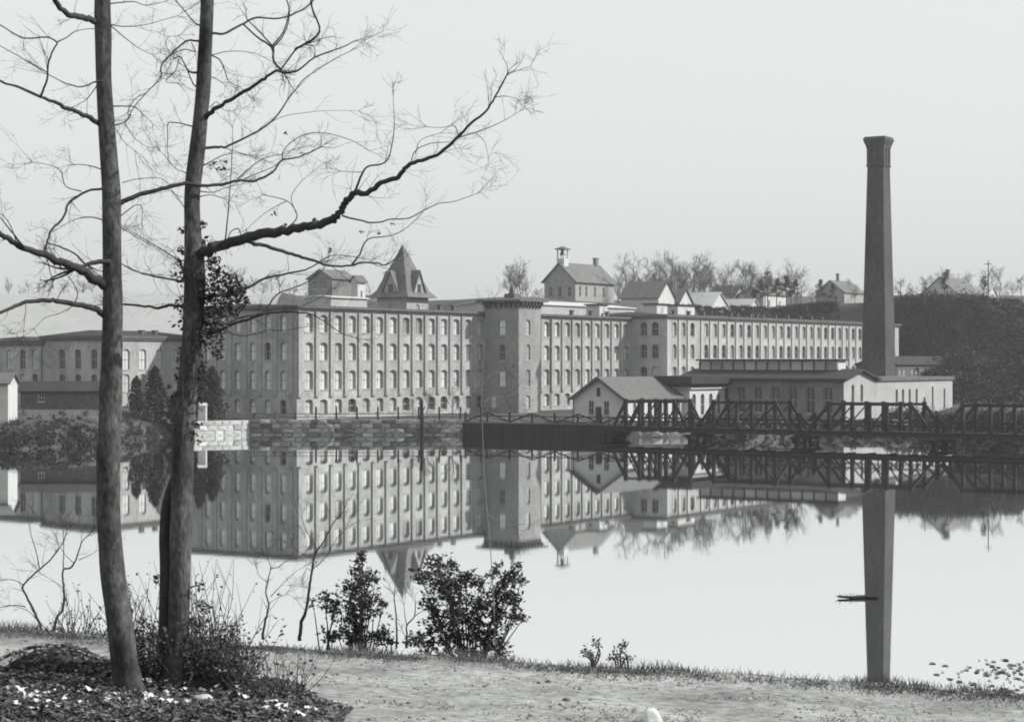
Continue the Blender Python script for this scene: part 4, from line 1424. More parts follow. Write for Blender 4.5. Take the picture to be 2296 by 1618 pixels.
# right tree with ivy
YR = 23.7
gr_ = at(392, 1590, YR)
rtree = tag(empty('bare_tree', gr_), 'right big bare tree with ivy on its trunk and a long limb over the water', 'tree')
trunk(rtree, [(490, -700, 14), (476, -300, 24), (466, -60, 28), (463, 40, 30), (459, 130, 31), (452, 240, 33), (443, 330, 36), (432, 430, 35), (432, 520, 37), (436, 590, 46),
              (436, 660, 48), (430, 760, 46), (420, 870, 46), (412, 980, 47), (408, 1100, 48), (405, 1200, 49), (403, 1300, 48), (400, 1400, 49), (394, 1500, 55), (388, 1570, 66), (384, 1640, 92)], YR)
trunk(rtree, [(408, 1010, 14), (396, 1060, 20), (377, 1125, 25), (370, 1200, 26), (371, 1300, 27), (370, 1400, 30), (366, 1500, 36), (362, 1600, 48)], YR + 0.12, 'side_stem', mat=M['bark_branch'], n=12)
limb(rtree, [c2(*p) for p in ((170, 1225), (250, 1175), (350, 1150), (480, 1105), (590, 1085), (700, 1070), (800, 1050), (880, 1035), (940, 1010), (990, 975), (1020, 920), (1050, 885), (1085, 858), (1150, 855), (1230, 800), (1310, 775), (1350, 730), (1390, 692), (1480, 670), (1560, 630), (1640, 560), (1740, 460), (1815, 400), (1870, 315), (1940, 185))],
     (27, 3.0), YR, -1.6, 0.35,
     extra=[([c2(*p) for p in ((1080, 850), (1110, 770), (1150, 710), (1250, 685), (1285, 600), (1300, 480), (1295, 330))], (6, 1.2), -.6, -.3),
            ([c2(*p) for p in ((1130, 740), (1060, 740), (1000, 735))], (2, 1), -.6, .2),
            ([c2(*p) for p in ((1005, 985), (1100, 1010), (1200, 1025), (1280, 1005), (1380, 1000), (1480, 950), (1560, 915), (1640, 905), (1770, 860))], (4.5, 1.4), -.6, .4),
            ([c2(*p) for p in ((1395, 690), (1420, 620), (1500, 580), (1620, 570))], (3, 1.4), -.9, .3),
            ([c2(*p) for p in ((1420, 640), (1450, 560), (1560, 520))], (2, 1), -.9, .3),
            ([c2(*p) for p in ((1665, 545), (1640, 480), (1560, 490), (1480, 485))], (2.2, 1), -1.1, .3),
            ([c2(*p) for p in ((1660, 545), (1780, 510), (1900, 460), (1980, 415))], (2.6, 1), -1.1, -.3),
            ([c2(*p) for p in ((1760, 520), (1810, 570), (1830, 650))], (1.6, .8), -1.1, -.3),
            ([c2(*p) for p in ((1870, 318), (1930, 312), (2000, 330))], (2, .9), -1.4, -.3),
            ([c2(*p) for p in ((1935, 195), (1990, 170), (2070, 145))], (1.8, .8), -1.5, -.3),
            ([c2(*p) for p in ((345, 1130), (360, 1000), (375, 820), (385, 650), (388, 490))], (4, 1.2), -.2, -.2),
            ([c2(*p) for p in ((440, 1110), (420, 1060), (380, 1075), (360, 1120))], (2.6, 2), -.2, .1),
            ([c2(*p) for p in ((690, 1062), (745, 1010), (745, 960), (690, 900), (560, 868))], (3.5, 1.6), -.4, .4),
            ([c2(*p) for p in ((690, 905), (640, 930), (560, 980), (470, 1060))], (2, 1), -.4, .4),
            ([c2(*p) for p in ((745, 970), (720, 880), (780, 790), (900, 690))], (2, 1), -.4, .6)])
limb(rtree, [c2(*p) for p in ((440, 1125), (510, 1145), (580, 1160), (700, 1195), (780, 1220), (850, 1240), (920, 1265), (1030, 1270), (1120, 1250), (1200, 1255), (1250, 1265), (1290, 1240))], (11, 3), YR - .2, 0.8, 0.5,
     extra=[([c2(*p) for p in ((1060, 1265), (1105, 1205), (1150, 1120), (1270, 1100), (1350, 1070), (1420, 1010))], (5, 1.4), .6, .3),
            ([c2(*p) for p in ((880, 1240), (960, 1210), (1060, 1215), (1100, 1225))], (2.4, 1.4), .5, .3)])
limb(rtree, [c2(*p) for p in ((210, 1460), (330, 1430), (480, 1390), (560, 1340), (700, 1312), (800, 1290), (880, 1250))], (9, 3), YR, 0.7, 0.6)
limb(rtree, [c2(*p) for p in ((200, 1590), (330, 1600), (430, 1560), (560, 1530), (640, 1430), (790, 1370), (900, 1290))], (7, 2.2), YR, 0.9, 0.6,
     extra=[([c2(*p) for p in ((560, 1530), (680, 1500), (760, 1500), (860, 1460), (960, 1400))], (3, 1.4), .5, .4)])
limb(rtree, [c7(*p) for p in ((250, 1010), (370, 980), (460, 935), (560, 910), (700, 860), (850, 845), (980, 850), (1080, 870), (1200, 940), (1300, 1010), (1420, 1050))], (8, 1.5), YR, -0.8, 0.5,
     extra=[([c7(*p) for p in ((390, 990), (480, 1030), (600, 1025), (720, 990), (860, 990), (1010, 965))], (3.5, 1.5), -.3, .4)])
limb(rtree, [c2(*p) for p in ((205, 455), (250, 420), (290, 380), (350, 350), (480, 270), (570, 210), (630, 170), (690, 180), (760, 165), (850, 95), (1000, 40), (1080, 0))], (13, 2), YR, -1.0, 0.5,
     extra=[([c2(*p) for p in ((665, 172), (620, 110), (620, 50), (605, 20), (550, -40), (470, -120))], (6, 2.6), -.5, .3),
            ([c2(*p) for p in ((615, 40), (680, -40), (710, -150), (690, -240))], (3.5, 2), -.5, -.3),
            ([c2(*p) for p in ((740, 50), (790, 20), (880, -50), (840, -170), (830, -240))], (5, 4), -.6, -.3),
            ([c2(*p) for p in ((660, 165), (740, 55), (790, 20))], (3.5, 4), -.5, -.2),
            ([c2(*p) for p in ((850, 90), (850, 40), (800, 0))], (2.5, 1.4), -.7, .2),
            ([c2(*p) for p in ((260, 375), (300, 345), (340, 390), (390, 395))], (2.4, 1), 0.1, .3)])
limb(rtree, [c2(*p) for p in ((210, 610), (280, 600), (340, 600), (420, 565), (560, 490), (640, 420), (700, 330), (740, 280), (800, 210), (950, 110), (1050, 60))], (7, 1.4), YR, 0.8, 0.5,
     extra=[([c2(*p) for p in ((600, 460), (700, 420), (900, 395), (1100, 395))], (1.8, .8), .4, .5), ([c2(*p) for p in ((330, 600), (460, 640), (480, 640))], (2, 1), .2, .2)])
limb(rtree, [c1(*p) for p in ((1150, 235), (1100, 232), (1050, 235), (960, 310), (910, 370), (905, 440), (830, 520), (760, 600), (720, 670))], (5.5, 1.8), YR, -0.6, 0.8,
     extra=[([c1(*p) for p in ((1080, 240), (1100, 290), (1040, 280), (960, 310))], (2.6, 2), -.2, .2),
            ([c1(*p) for p in ((1010, 330), (990, 400), (935, 460), (1000, 470))], (2.6, 1.5), -.3, .2),
            ([c1(*p) for p in ((960, 300), (935, 250), (950, 210), (1000, 205))], (2, 1), -.3, .2)])
limb(rtree, [c1(*p) for p in ((1140, 410), (1070, 405), (1040, 360), (1015, 320), (980, 330))], (6, 2), YR, -0.3, 0.8)
limb(rtree, [c1(*p) for p in ((1125, 500), (1095, 480), (1070, 430), (1050, 380))], (4, 2), YR, -0.2, 0.8)
limb(rtree, [c1(*p) for p in ((1110, 720), (1050, 705), (960, 690), (945, 720), (945, 800), (945, 860))], (3.6, 1.3), YR, -0.4, 0.5)
limb(rtree, [c1(*p) for p in ((1150, 160), (1090, 120), (1040, 60), (990, 0), (950, -60))], (4, 2), YR, 0.4, 0.7)
limb(rtree, [c1(*p) for p in ((1170, 185), (1220, 190), (1270, 188), (1360, 140), (1450, 100), (1580, 105), (1700, 60), (1770, 0), (1800, -60))], (7, 3), YR, 0.9, 0.6,
     extra=[([c1(*p) for p in ((1370, 135), (1450, 210), (1530, 265), (1545, 345), (1590, 400))], (4, 5), .3, -.3),
            ([c1(*p) for p in ((1530, 265), (1600, 180), (1630, 60), (1610, -20))], (4, 2.4), .5, .2)])
limb(rtree, [c1(*p) for p in ((1150, 300), (1190, 310), (1240, 340), (1270, 400), (1290, 460), (1350, 490))], (4.5, 1.4), YR, 0.5, 1.0,
     extra=[([c1(*p) for p in ((1200, 310), (1300, 290), (1430, 300), (1540, 350))], (2, 1), .2, .3)])
limb(rtree, [c1(*p) for p in ((1140, 430), (1210, 440), (1270, 480))], (3, 1.2), YR, 0.3, 1.0)
limb(rtree, [c1(*p) for p in ((1080, 1610), (1040, 1590), (900, 1565), (780, 1535), (690, 1490))], (6, 2), YR, 0.4, 0.7)
limb(rtree, [c1(*p) for p in ((1060, 1570), (1030, 1520), (1010, 1470), (900, 1400), (800, 1340), (700, 1280))], (5, 1.6), YR, 0.6, 0.7)
limb(rtree, [c1(*p) for p in ((1080, 1200), (1040, 1170), (1000, 1110), (960, 1075))], (3, 1.4), YR, -0.3, 0.8)
limb(rtree, [c1(*p) for p in ((1090, 1000), (1050, 975), (990, 950), (930, 880))], (3, 1.4), YR, -0.3, 0.8)
limb(rtree, [c6(*p) for p in ((1470, 570), (1420, 550), (1370, 520), (1280, 515), (1200, 535), (1100, 520), (930, 505), (860, 500))], (10, 4), YR, 0.5, 0.5)
limb(rtree, [c1(*p) for p in ((1130, 1080), (1200, 1085), (1270, 1060))], (3, 1.4), YR, 0.3, 0.9)
for pts in (((1140, 925), (1180, 930), (1220, 950)), ((1140, 940), (1250, 880), (1330, 865), (1405, 880)), ((1130, 1110), (1180, 1100), (1230, 1110))):
    limb(rtree, [c1(*p) for p in pts], (2.6, 1.2), YR, tw.uniform(-.4, .4), 1.3)

# ivy: leaves and stems climbing the right trunk
iv = MB()
q = random.Random(77)


def ivy_blob(px, py, r, n, dy=0.0):
    for i in range(int(n * .66) + 1):
        a = q.uniform(0, 6.28); rad = math.sqrt(q.random()) * r * q.uniform(.7, 1.25)
        p = at(px + math.cos(a) * rad, py + math.sin(a) * rad, YR + dy + q.gauss(0, Sw(r, YR) * .45))
        iv.leaf(p, q.uniform(0.022, 0.085), q.uniform(0.015, 0.05), q)


for k in range(44):
    t = k / 43
    py = 560 + 430 * t
    px = 436 - 22 * t
    ivy_blob(px + q.gauss(0, 14), py, 22, int(56 - 26 * t))
for (px, py, r, n) in ((470, 640, 26, 170), (492, 620, 22, 130), (515, 632, 24, 170), (530, 648, 22, 150), (505, 665, 26, 190), (535, 660, 16, 90), (480, 690, 28, 200), (515, 690, 26, 170), (545, 678, 14, 70),
                       (462, 720, 30, 190), (495, 715, 26, 150), (440, 610, 22, 120), (475, 590, 18, 80), (462, 545, 14, 50), (410, 515, 10, 36), (455, 505, 12, 44), (405, 560, 8, 30),
                       (485, 750, 22, 110), (450, 760, 30, 170), (490, 790, 14, 60), (425, 800, 26, 110), (450, 820, 18, 60), (412, 900, 22, 80), (432, 960, 20, 60),
                       (352, 1300, 10, 30), (372, 1335, 10, 26), (448, 1310, 12, 34), (455, 1360, 16, 60), (440, 1400, 20, 90)):
    ivy_blob(px, py, r, n, q.uniform(-.1, .1))
for (px, py) in ((707, 492), (612, 480), (740, 560), (850, 520), (640, 300), (480, 365), (470, 372), (490, 380), (505, 366), (500, 378), (640, 505), (880, 500), (810, 520)):
    ivy_blob(px, py, 5, 9)
ivo = iv.build('ivy', M['leaf_dark'], rtree, -rtree.location)
ivo['kind'] = 'stuff'
st_ = MB()
for k in range(9):
    x0 = 424 + q.uniform(-14, 14); y0 = q.uniform(600, 1000)
    p = [at(x0, y0, YR - .1), at(x0 + q.uniform(-6, 10), y0 - 60, YR - .13), at(x0 + q.uniform(-4, 14), y0 - 120, YR - .11)]
    st_.tube(smooth_line(p, 3), [0.01] * 9 if len(smooth_line(p, 3)) == 9 else [0.01] * len(smooth_line(p, 3)), 4)
st_.build('ivy_stem', M['bark_branch'], rtree, -rtree.location)

# ------------------------------------------------------------------ bank plants
def c4(x, y): return (551 + x / 3.125, 1148 + y / 3.125)
def c3(x, y): return (x / 2.661, 1100 / 1.0889 + y / 2.661)


def bank_z(px, Y):
    x = (px - CX) / F * Y
    return Vector((x, Y, ground_z(x, Y)))


def leafy_bush(name, base, Y, blobs, label, dens=1.0, stems=(), leaf=(0.045, 0.085)):
    root = tag(empty(name, bank_z(base, Y)), label, 'bush')
    b = MB(); s = MB()
    q = random.Random(int(base))
    g = root.location
    for (zx, zy, r) in blobs:
        px, py = c4(zx, zy)
        rs = Sw(r / 3.125, Y)
        c = at(px, py, Y + q.gauss(0, .25))
        s.tube(smooth_line([g + Vector((q.gauss(0, .05), q.gauss(0, .05), -.1)), g.lerp(c, .5) + Vector((q.gauss(0, .05), 0, .05)), c], 3), [0.016, 0.015, 0.013, 0.011, 0.009, 0.007, 0.004], 4, cap=False)
        n = int(r * r / 38 * dens) + 14
        # tufts of leaves on short twigs
        while n > 0:
            v = Vector((q.gauss(0, .45), q.gauss(0, .6), q.gauss(0, .45))) * rs
            k = q.randint(5, 9)
            tip = c + v
            for j in range(k):
                b.leaf(tip + Vector((q.gauss(0, .03), q.gauss(0, .03), q.gauss(0, .024))), q.uniform(leaf[0] * .6, leaf[1] * 1.25), q.uniform(*leaf) * .5, q)
            n -= k
    s.build('stem', M['bark_branch'], root, -root.location)
    o = b.build('leaves', M['leaf_dark'], root, -root.location)
    o['kind'] = 'stuff'
    return root


big = [(1220, 450, 60), (1350, 420, 110), (1330, 350, 50), (1450, 370, 50), (1540, 460, 60), (1500, 520, 100), (1400, 540, 120), (1640, 500, 60), (1740, 430, 50), (1840, 460, 90), (1895, 372, 30), (1930, 470, 30), (1780, 540, 90), (1300, 640, 70), (1450, 640, 100), (1600, 650, 100),
       (1750, 640, 100), (1880, 640, 80), (1340, 730, 80), (1480, 740, 90), (1630, 760, 90), (1780, 740, 90), (1900, 720, 60), (1940, 750, 25), (1330, 820, 80), (1450, 850, 80), (1600, 850, 80), (1720, 850, 80), (1220, 880, 60), (1400, 920, 80), (1680, 940, 90), (1780, 950, 70), (1270, 930, 60), (1160, 905, 40), (1590, 980, 50), (1500, 900, 60)]
leafy_bush('evergreen_bush', 1060, 27.6, big, 'broad dark evergreen bush on the bank edge in front of the bright water')
small = [(800, 330, 40), (820, 290, 25), (790, 390, 50), (870, 460, 50), (910, 460, 30), (810, 470, 50), (720, 520, 50), (780, 540, 70), (870, 600, 70), (790, 640, 90), (900, 680, 70), (970, 640, 30), (740, 640, 50), (780, 740, 90), (780, 820, 70), (690, 770, 40), (740, 880, 70), (800, 890, 60), (640, 850, 50)]
leafy_bush('evergreen_bush', 806, 27.9, small, 'upright narrow evergreen bush, left of the broad one on the bank edge')
leafy_bush('evergreen_bush', 735, 28.0, [(640, 630, 60), (550, 600, 50), (470, 620, 26), (560, 680, 40), (620, 690, 50), (560, 860, 46), (600, 890, 40)], 'small open evergreen bush with bare legs, leftmost of the bank bushes', 0.8)
leafy_bush('evergreen_bush', 858, 27.7, [(950, 860, 60), (980, 810, 30), (900, 890, 50), (1010, 890, 40)], 'low evergreen clump between the narrow and the broad bush', 0.9)
leafy_bush('evergreen_bush', 1330, 26.6, [(2410, 960, 26), (2450, 920, 20), (2470, 890, 14), (2400, 1000, 30), (2440, 1010, 26), (2380, 1010, 24)], 'small sparse plant on the bank edge right of the broad bush', 0.7, leaf=(.03, .06))
leafy_bush('evergreen_bush', 1392, 26.5, [(2620, 960, 30), (2600, 1000, 34), (2640, 1010, 32), (2570, 1020, 28), (2680, 1020, 24), (2650, 930, 16)], 'small leafy plant on the bank edge, farther right of the two', 0.8, leaf=(.03, .06))


def sapling(name, label, Y, pts, w, mat='bark_branch', extra=(), twigs=0.8):
    root = tag(empty(name, at(pts[0][0], pts[0][1], Y)), label, 'sapling')
    limb(root, pts, w, Y, 0.2, twigs, 'stem', M[mat], extra)
    return root


sapling('bare_sapling', 'crooked bare sapling at far left leaning from the bank edge', 27.9,
        [c3(*p) for p in ((255, 1080), (240, 1045), (190, 930), (150, 850), (140, 800), (220, 720), (290, 660), (340, 600), (380, 540), (400, 470))], (7, 1.8),
        extra=[([c3(*p) for p in ((235, 700), (215, 600), (180, 480), (170, 380))], (3, 1), .1, .2), ([c3(*p) for p in ((300, 650), (350, 560), (300, 450))], (2, .8), .1, .2),
               ([c3(*p) for p in ((150, 930), (90, 920), (20, 930), (-40, 940))], (3, 1.2), .1, .2), ([c3(*p) for p in ((140, 800), (80, 770), (0, 770))], (2.4, 1), .1, .2), ([c3(*p) for p in ((215, 1000), (160, 950), (60, 920))], (2.4, 1), .1, .2)])
sapling('bare_sapling', 'bare sapling with a forked top close beside the left big trunk', 27.8,
        [c3(*p) for p in ((322, 1090), (335, 1010), (370, 950), (385, 860), (375, 780), (378, 710), (430, 690), (470, 600), (490, 540), (540, 490))], (8, 2),
        extra=[([c3(*p) for p in ((378, 700), (380, 560), (375, 430))], (3, 1), .1, .2), ([c3(*p) for p in ((440, 670), (390, 620), (350, 560))], (2, .8), .1, .2), ([c3(*p) for p in ((370, 810), (310, 770), (240, 730))], (1.8, .8), .1, .2),
               ([c3(*p) for p in ((470, 650), (540, 620), (600, 580))], (2, .8), .1, .2)])
sapling('bare_sapling', 'slender bare sapling on the bank right of the ivy trunk, the smaller of two', 28.0,
        [c4(*p) for p in ((118, 890), (125, 820), (155, 690), (160, 640), (140, 560), (155, 470), (175, 390), (160, 340))], (7, 1.6),
        extra=[([c4(*p) for p in ((170, 395), (230, 380), (290, 340), (400, 300))], (2.6, .9), .1, .2), ([c4(*p) for p in ((175, 590), (250, 510), (330, 430), (400, 385))], (2, .8), .1, .2), ([c4(*p) for p in ((150, 490), (90, 440), (80, 400))], (1.6, .8), .1, .2),
               ([c4(*p) for p in ((160, 640), (220, 600), (280, 570))], (1.4, .7), .1, .2)])
sapling('bare_sapling', 'taller bare sapling with a V top just left of the evergreen bushes', 28.0,
        [c4(*p) for p in ((378, 900), (385, 800), (430, 650), (450, 500), (465, 400), (490, 290), (560, 180), (610, 80), (680, 0))], (10, 2),
        extra=[([c4(*p) for p in ((490, 290), (500, 260), (430, 140), (390, 30))], (3, 1.2), .1, .2), ([c4(*p) for p in ((495, 380), (570, 300), (640, 180), (700, 120))], (2.4, .9), .1, .2), ([c4(*p) for p in ((470, 420), (430, 390), (420, 410))], (2, 1), .1, .1),
               ([c4(*p) for p in ((480, 330), (380, 280), (330, 240))], (1.6, .8), .1, .1)])
sapling('bare_sapling', 'short bare stick between the narrow and the broad evergreen bush', 27.4,
        [c4(*p) for p in ((1055, 950), (1058, 860), (1055, 740), (1040, 600))], (6, 2.5), twigs=0.2)
sapling('bare_sapling', 'short forked bare stem at the left foot of the broad bush', 27.4,
        [c4(*p) for p in ((1125, 950), (1130, 870), (1130, 790), (1180, 730), (1190, 640))], (6, 2), twigs=0.4, extra=[([c4(*p) for p in ((1130, 800), (1115, 720), (1110, 650))], (2.4, 1.4), .1, .1), ([c4(*p) for p in ((1180, 730), (1240, 690), (1280, 680))], (2, 1), .1, .1)])
sapling('bare_sapling', 'tall thin pale sapling behind the broad bush, rising before the stair tower', 27.3,
        [(1112, 1470), (1104, 1300), (1098, 1210), (1088, 1100), (1084, 1010), (1080, 930), (1081, 850), (1086, 770), (1090, 700)], (2.6, 1.1), 'bark_pale', twigs=0.12,
        extra=[([(1081, 870), (1095, 845), (1120, 832)], (1.8, .8), .05, .1), ([(1082, 905), (1100, 892), (1130, 888)], (1.5, .7), .05, .1), ([(1090, 1150), (1125, 1170), (1150, 1180)], (1.5, .7), .05, .1)])

# shrubs round the trunks
def shrub(name, label, Y, px, spread, stems, h0, h1, leafn, mat='leaf_dark'):
    root = tag(empty(name, bank_z(px, Y)), label, 'bush')
    q = random.Random(int(px) + int(spread))
    b = MB(); lv = MB()
    g = root.location
    for i in range(stems):
        ox = Sw(q.uniform(-spread, spread), Y)
        base = g + Vector((ox, q.uniform(-.35, .35), -.05))
        base.z = ground_z(base.x, base.y) - .03
        hh = Sw(q.uniform(h0, h1), Y)
        tip = base + Vector((q.gauss(0, hh * .35) + ox * .3, q.gauss(0, hh * .2), hh))
        mid = base.lerp(tip, .5) + Vector((q.gauss(0, hh * .08), 0, 0))
        pts = smooth_line([base, mid, tip], 4)
        b.tube(pts, [0.008 - 0.0055 * k / 8 for k in range(9)], 3, cap=False)
        if q.random() < .6:
            a = pts[q.randint(3, 6)]
            b.tube([a, a + Vector((q.gauss(0, hh * .2), q.gauss(0, .1), hh * q.uniform(.15, .4)))], [0.004, 0.002], 3, cap=False)
        for j in range(int(leafn)):
            p = pts[q.randint(1, 8)] + Vector((q.gauss(0, .035), q.gauss(0, .035), q.gauss(0, .03)))
            lv.leaf(p, q.uniform(.03, .075), q.uniform(.02, .045), q)
    b.build('stems', M['bark_branch'], root, -root.location)['kind'] = 'stuff'
    if lv.v:
        lv.build('leaves', M[mat], root, -root.location)['kind'] = 'stuff'
    return root


shrub('undergrowth_bush', 'dark tangled bush filling the foot of the two big trunks', 23.9, 360, 70, 110, 40, 150, 16)
shrub('undergrowth_bush', 'dark dense bush at the right foot of the ivy covered trunk', 23.6, 480, 62, 130, 50, 160, 18)
shrub('undergrowth_bush', 'loose twiggy shrub with few leaves beside the ivy trunk against the water', 25.5, 470, 70, 46, 90, 240, 3)
shrub('undergrowth_bush', 'thin dry weeds standing by the road, right of the dark bush', 23.1, 610, 70, 60, 30, 130, 3, 'grass')
shrub('undergrowth_bush', 'twiggy shrub on the bank edge between the two big trunks', 27.0, 330, 50, 40, 40, 160, 4)
shrub('undergrowth_bush', 'low twiggy shrub on the bank edge left of the left trunk', 27.6, 190, 60, 36, 20, 110, 3)

# mound of earth
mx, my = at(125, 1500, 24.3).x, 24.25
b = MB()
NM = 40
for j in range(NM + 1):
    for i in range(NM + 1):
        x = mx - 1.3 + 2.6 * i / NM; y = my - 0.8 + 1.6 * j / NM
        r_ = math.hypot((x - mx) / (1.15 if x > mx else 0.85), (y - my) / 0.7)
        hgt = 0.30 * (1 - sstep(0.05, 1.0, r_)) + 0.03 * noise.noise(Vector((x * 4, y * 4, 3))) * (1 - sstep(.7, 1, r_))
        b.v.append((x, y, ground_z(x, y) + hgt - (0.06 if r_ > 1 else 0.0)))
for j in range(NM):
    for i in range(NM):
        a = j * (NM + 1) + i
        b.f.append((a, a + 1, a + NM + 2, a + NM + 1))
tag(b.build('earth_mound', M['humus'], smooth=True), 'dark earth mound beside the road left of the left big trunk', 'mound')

# fallen leaves
q = random.Random(5)


def curled_leaf(mb, p, s, up=0.4):
    d = Vector((q.gauss(0, 1), q.gauss(0, 1), q.gauss(0, .25))).normalized()
    n = Vector((q.gauss(0, .45), q.gauss(0, .45), 1)).normalized()
    t = n.cross(d).normalized()
    w_ = s * q.uniform(.25, .5)
    c_ = n * s * q.uniform(.05, .35)
    mb.add([p - d * s * .5 + c_, p - d * s * .1 + t * w_, p + d * s * .5 + c_ * .8, p - d * s * .05 - t * w_, p + d * s * .05], [(0, 1, 4), (1, 2, 4), (2, 3, 4), (3, 0, 4)])


lt = MB(); lp = MB()
for i in range(15000):
    y = q.uniform(20.5, 24.4)
    x = -9 + q.random() * (9 + litter_edge(y) + 0.5)
    r_ = math.hypot((x - mx) / 1.1, (y - my) / 0.65)
    z = ground_z(x, y) + 0.05 + 0.28 * (1 - sstep(0.05, 1.0, r_))
    if y > 24.0 and r_ > 1: continue
    curled_leaf(lt, Vector((x, y, z)), q.uniform(.04, .1))
for i in range(1000):
    y = 24.2 - 2.9 * q.random()
    x = -8 + q.random() * (8 + litter_edge(y) + 0.2)
    dens = noise.noise(Vector((x * 1.1, y * 1.1, 8)))
    if dens < 0.02 or q.random() > 0.15 + 0.85 * sstep(24.1, 22.2, y): continue
    curled_leaf(lp, Vector((x, y, ground_z(x, y) + 0.085)), q.uniform(.035, .095))
tag(lt.build('leaf_litter', M['litter']), kind='stuff')
tag(lp.build('glint_leaves', M['litter_glint']), kind='stuff')

# dead grass along the crest and on the road's edge
gr = MB()
for i in range(8000):
    x = q.uniform(-9.5, 9.5)
    c = crest(x)
    y = c + q.gauss(-0.25, 0.28)
    cl = noise.noise(Vector((x * 1.3, y * .6, 2.2)))
    if cl < -0.1 and q.random() < .7: continue
    z = ground_z(x, y)
    hh = q.uniform(.03, .10) * (1.5 if cl > .25 else 1)
    y += 0
    gr.tube([(x, y, z - .01), (x + q.gauss(0, hh * .5), y + q.gauss(0, hh * .3), z + hh)], [0.006, 0.001], 3, cap=False)
for i in range(15000):
    x = q.uniform(-9.5, 9.5)
    cl = noise.noise(Vector((x * .55, 1.2, 4.2))) + .6 * noise.noise(Vector((x * 2.3, 3.2, 1.2)))
    if cl < q.uniform(-.45, .15): continue
    y = crest(x) - .42 - abs(q.gauss(0, .26)) * (1 + .8 * max(0, cl))
    z = ground_z(x, y)
    hh = q.uniform(.012, .055)
    gr.tube([(x, y, z - .01), (x + q.gauss(0, hh), y + q.gauss(0, hh * .6), z + hh)], [0.009, 0.002], 3, cap=False)
tag(gr.build('bank_grass', M['grass']), kind='stuff')
gr = MB()
for i in range(2600):
    x = q.uniform(-3.2, 7.5); y = q.uniform(21.2, 23.2) if q.random() < .8 else q.uniform(23.2, crest(x) - .6)
    cl = noise.noise(Vector((x * .45, y * 1.6, 6.2)))
    if cl < 0.12: continue
    z = ground_z(x, y) + .01
    hh = q.uniform(.015, .05)
    gr.tube([(x, y, z), (x + q.gauss(0, hh), y + q.gauss(0, hh * .6), z + hh)], [0.007, 0.001], 3, cap=False)
tag(gr.build('road_weeds', M['grass']), kind='stuff')

pb = MB()
for i in range(5200):
    x = q.uniform(-6.5, 7.5); y = q.uniform(21.0, crest(x) - .4)
    cl = noise.noise(Vector((x * .7, y * 1.8, 11.0)))
    if cl < q.uniform(-.3, .35): continue
    s_ = q.uniform(.008, .03) * (1.6 if q.random() < .07 else 1)
    z = ground_z(x, y) + .014
    k = 5; a0 = q.uniform(0, 6)
    ring = [(x + math.cos(a0 + 6.283 * j / k) * s_ * q.uniform(.7, 1.2), y + math.sin(a0 + 6.283 * j / k) * s_ * q.uniform(.6, 1.1), z - .004) for j in range(k)]
    pb.add(ring + [(x + q.gauss(0, s_ * .2), y, z + s_ * q.uniform(.3, .7))], [(j, (j + 1) % k, k) for j in range(k)])
tag(pb.build('road_pebbles', M['pebble']), kind='stuff')

# stones lying about
def stone_obj(px, py, Y, s, label, mat):
    p = at(px, py, Y)
    b = bmesh.new()
    bmesh.ops.create_icosphere(b, subdivisions=3, radius=1.0)
    q2 = random.Random(int(px))
    for v in b.verts:
        v.co *= 1 + 0.28 * noise.noise(v.co * 1.3 + Vector((px, 0, 0)))
        v.co = Vector((v.co.x * s[0], v.co.y * s[1], v.co.z * s[2]))
    me = bpy.data.meshes.new('stone'); b.to_mesh(me); b.free()
    me.materials.append(mat)
    me.polygons.foreach_set('use_smooth', [True] * len(me.polygons))
    o = link_mesh('stone', me, None, (p.x, Y, ground_z(p.x, Y) + s[2] * .35), q2.uniform(0, 3))
    return tag(o, label, 'stone')


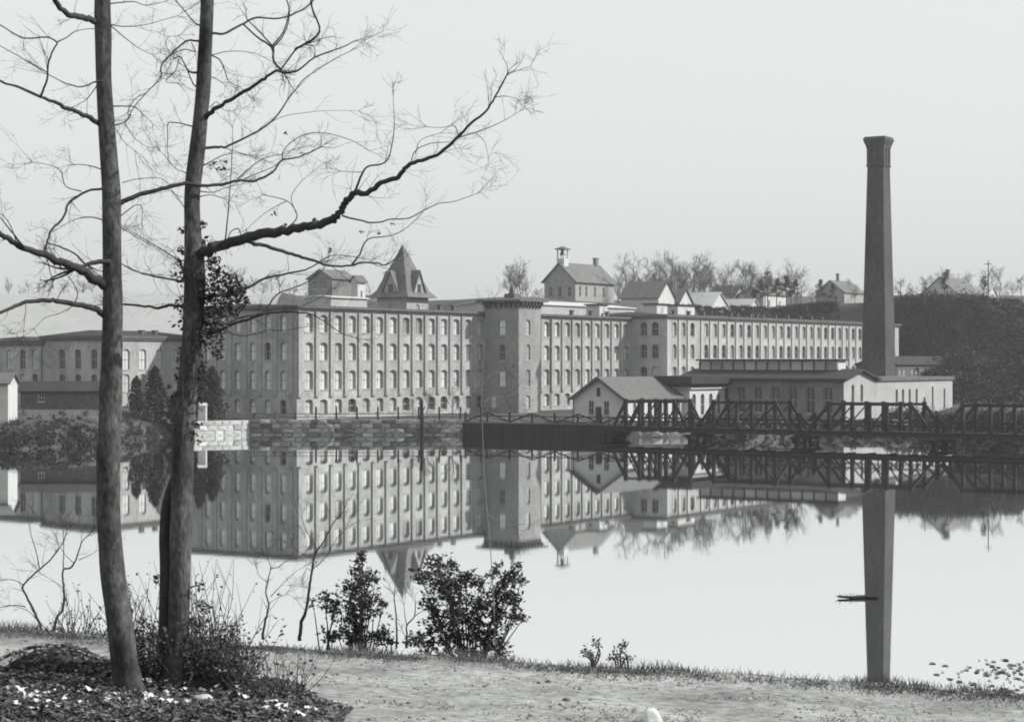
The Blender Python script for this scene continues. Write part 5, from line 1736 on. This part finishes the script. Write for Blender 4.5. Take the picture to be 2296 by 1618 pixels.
stone_obj(455, 1570, 22.55, (.13, .1, .075), 'flat white stone in the leaf litter right of the ivy trunk', M['white'])
stone_obj(1460, 1612, 22.3, (.13, .12, .13), 'pale upright stone at the bottom edge of the dirt road', M['stone_pale'])
stone_obj(372, 1530, 22.9, (.05, .05, .07), 'small white stone between the two trunks', M['white'])
for px, Y, s, lab in ((1230, 25.0, (.05, .04, .03), 'small dark stone in the middle of the road'), (1270, 23.6, (.07, .05, .03), 'dark flat stone on the near half of the road')):
    x = (px - CX) / F * Y
    stone_obj(px, CY + (EYE - ground_z(x, Y)) * F / Y, Y, s, lab, M['timber_grey'])

# leaves and a branch adrift on the pond
fm = MB()
for i in range(120):
    px = q.triangular(2080, 2320, 2290); py = q.uniform(1478, 1560)
    Y = EYE * F / (py - CY)
    p = at(px, py, Y); p.z = 0.012
    s = q.uniform(.05, .15)
    a = q.uniform(0, 3.14)
    k = 6
    fm.poly([(p.x + math.cos(a + 6.283 * j / k) * s * q.uniform(.7, 1.1), p.y + math.sin(a + 6.283 * j / k) * s * 1.3 * q.uniform(.7, 1.1), 0.012 + 0.02 * (j % 2)) for j in range(k)])
tag(fm.build('floating_leaves', M['reed']), kind='stuff')
fb = tag(empty('floating_branch', (0, 0, 0)), 'broken branch adrift on the pond beside the chimney reflection', 'branch')
Yb = EYE * F / (1341 - CY)
fb.location = (at(1920, 1341, Yb).x, Yb, 0.03)
b = MB(); b.tube([(1.0, 0, .02), (.4, .1, .05), (-.2, -.1, .03), (-.85, 0, .06)], [.07, .08, .07, .05], 7); b.build('limb', M['bark_branch'], fb)
b = MB()
for k in range(9):
    x = -.85 + k * .16
    b.tube([(x, 0, .05), (x - .12, q.gauss(0, .2), .12 + q.uniform(0, .12))], [.025, .008], 3)
b.build('twigs', M['bark_branch'], fb)['kind'] = 'stuff'

# ------------------------------------------------------------------ haze
hm = bpy.data.materials.new('haze'); hm.use_nodes = True
t = hm.node_tree; t.nodes.clear()
o_ = t.nodes.new('ShaderNodeOutputMaterial'); v_ = t.nodes.new('ShaderNodeVolumePrincipled')
v_.inputs['Density'].default_value = HAZE
v_.inputs['Color'].default_value = (0.97, 0.985, 0.98, 1)
v_.inputs['Anisotropy'].default_value = 0.2
t.links.new(v_.outputs[0], o_.inputs['Volume'])
b = MB(); b.box(-460, 460, -50, 1200, -4.0, 58)
hz = b.build('haze', hm)
tag(hz, kind='stuff')
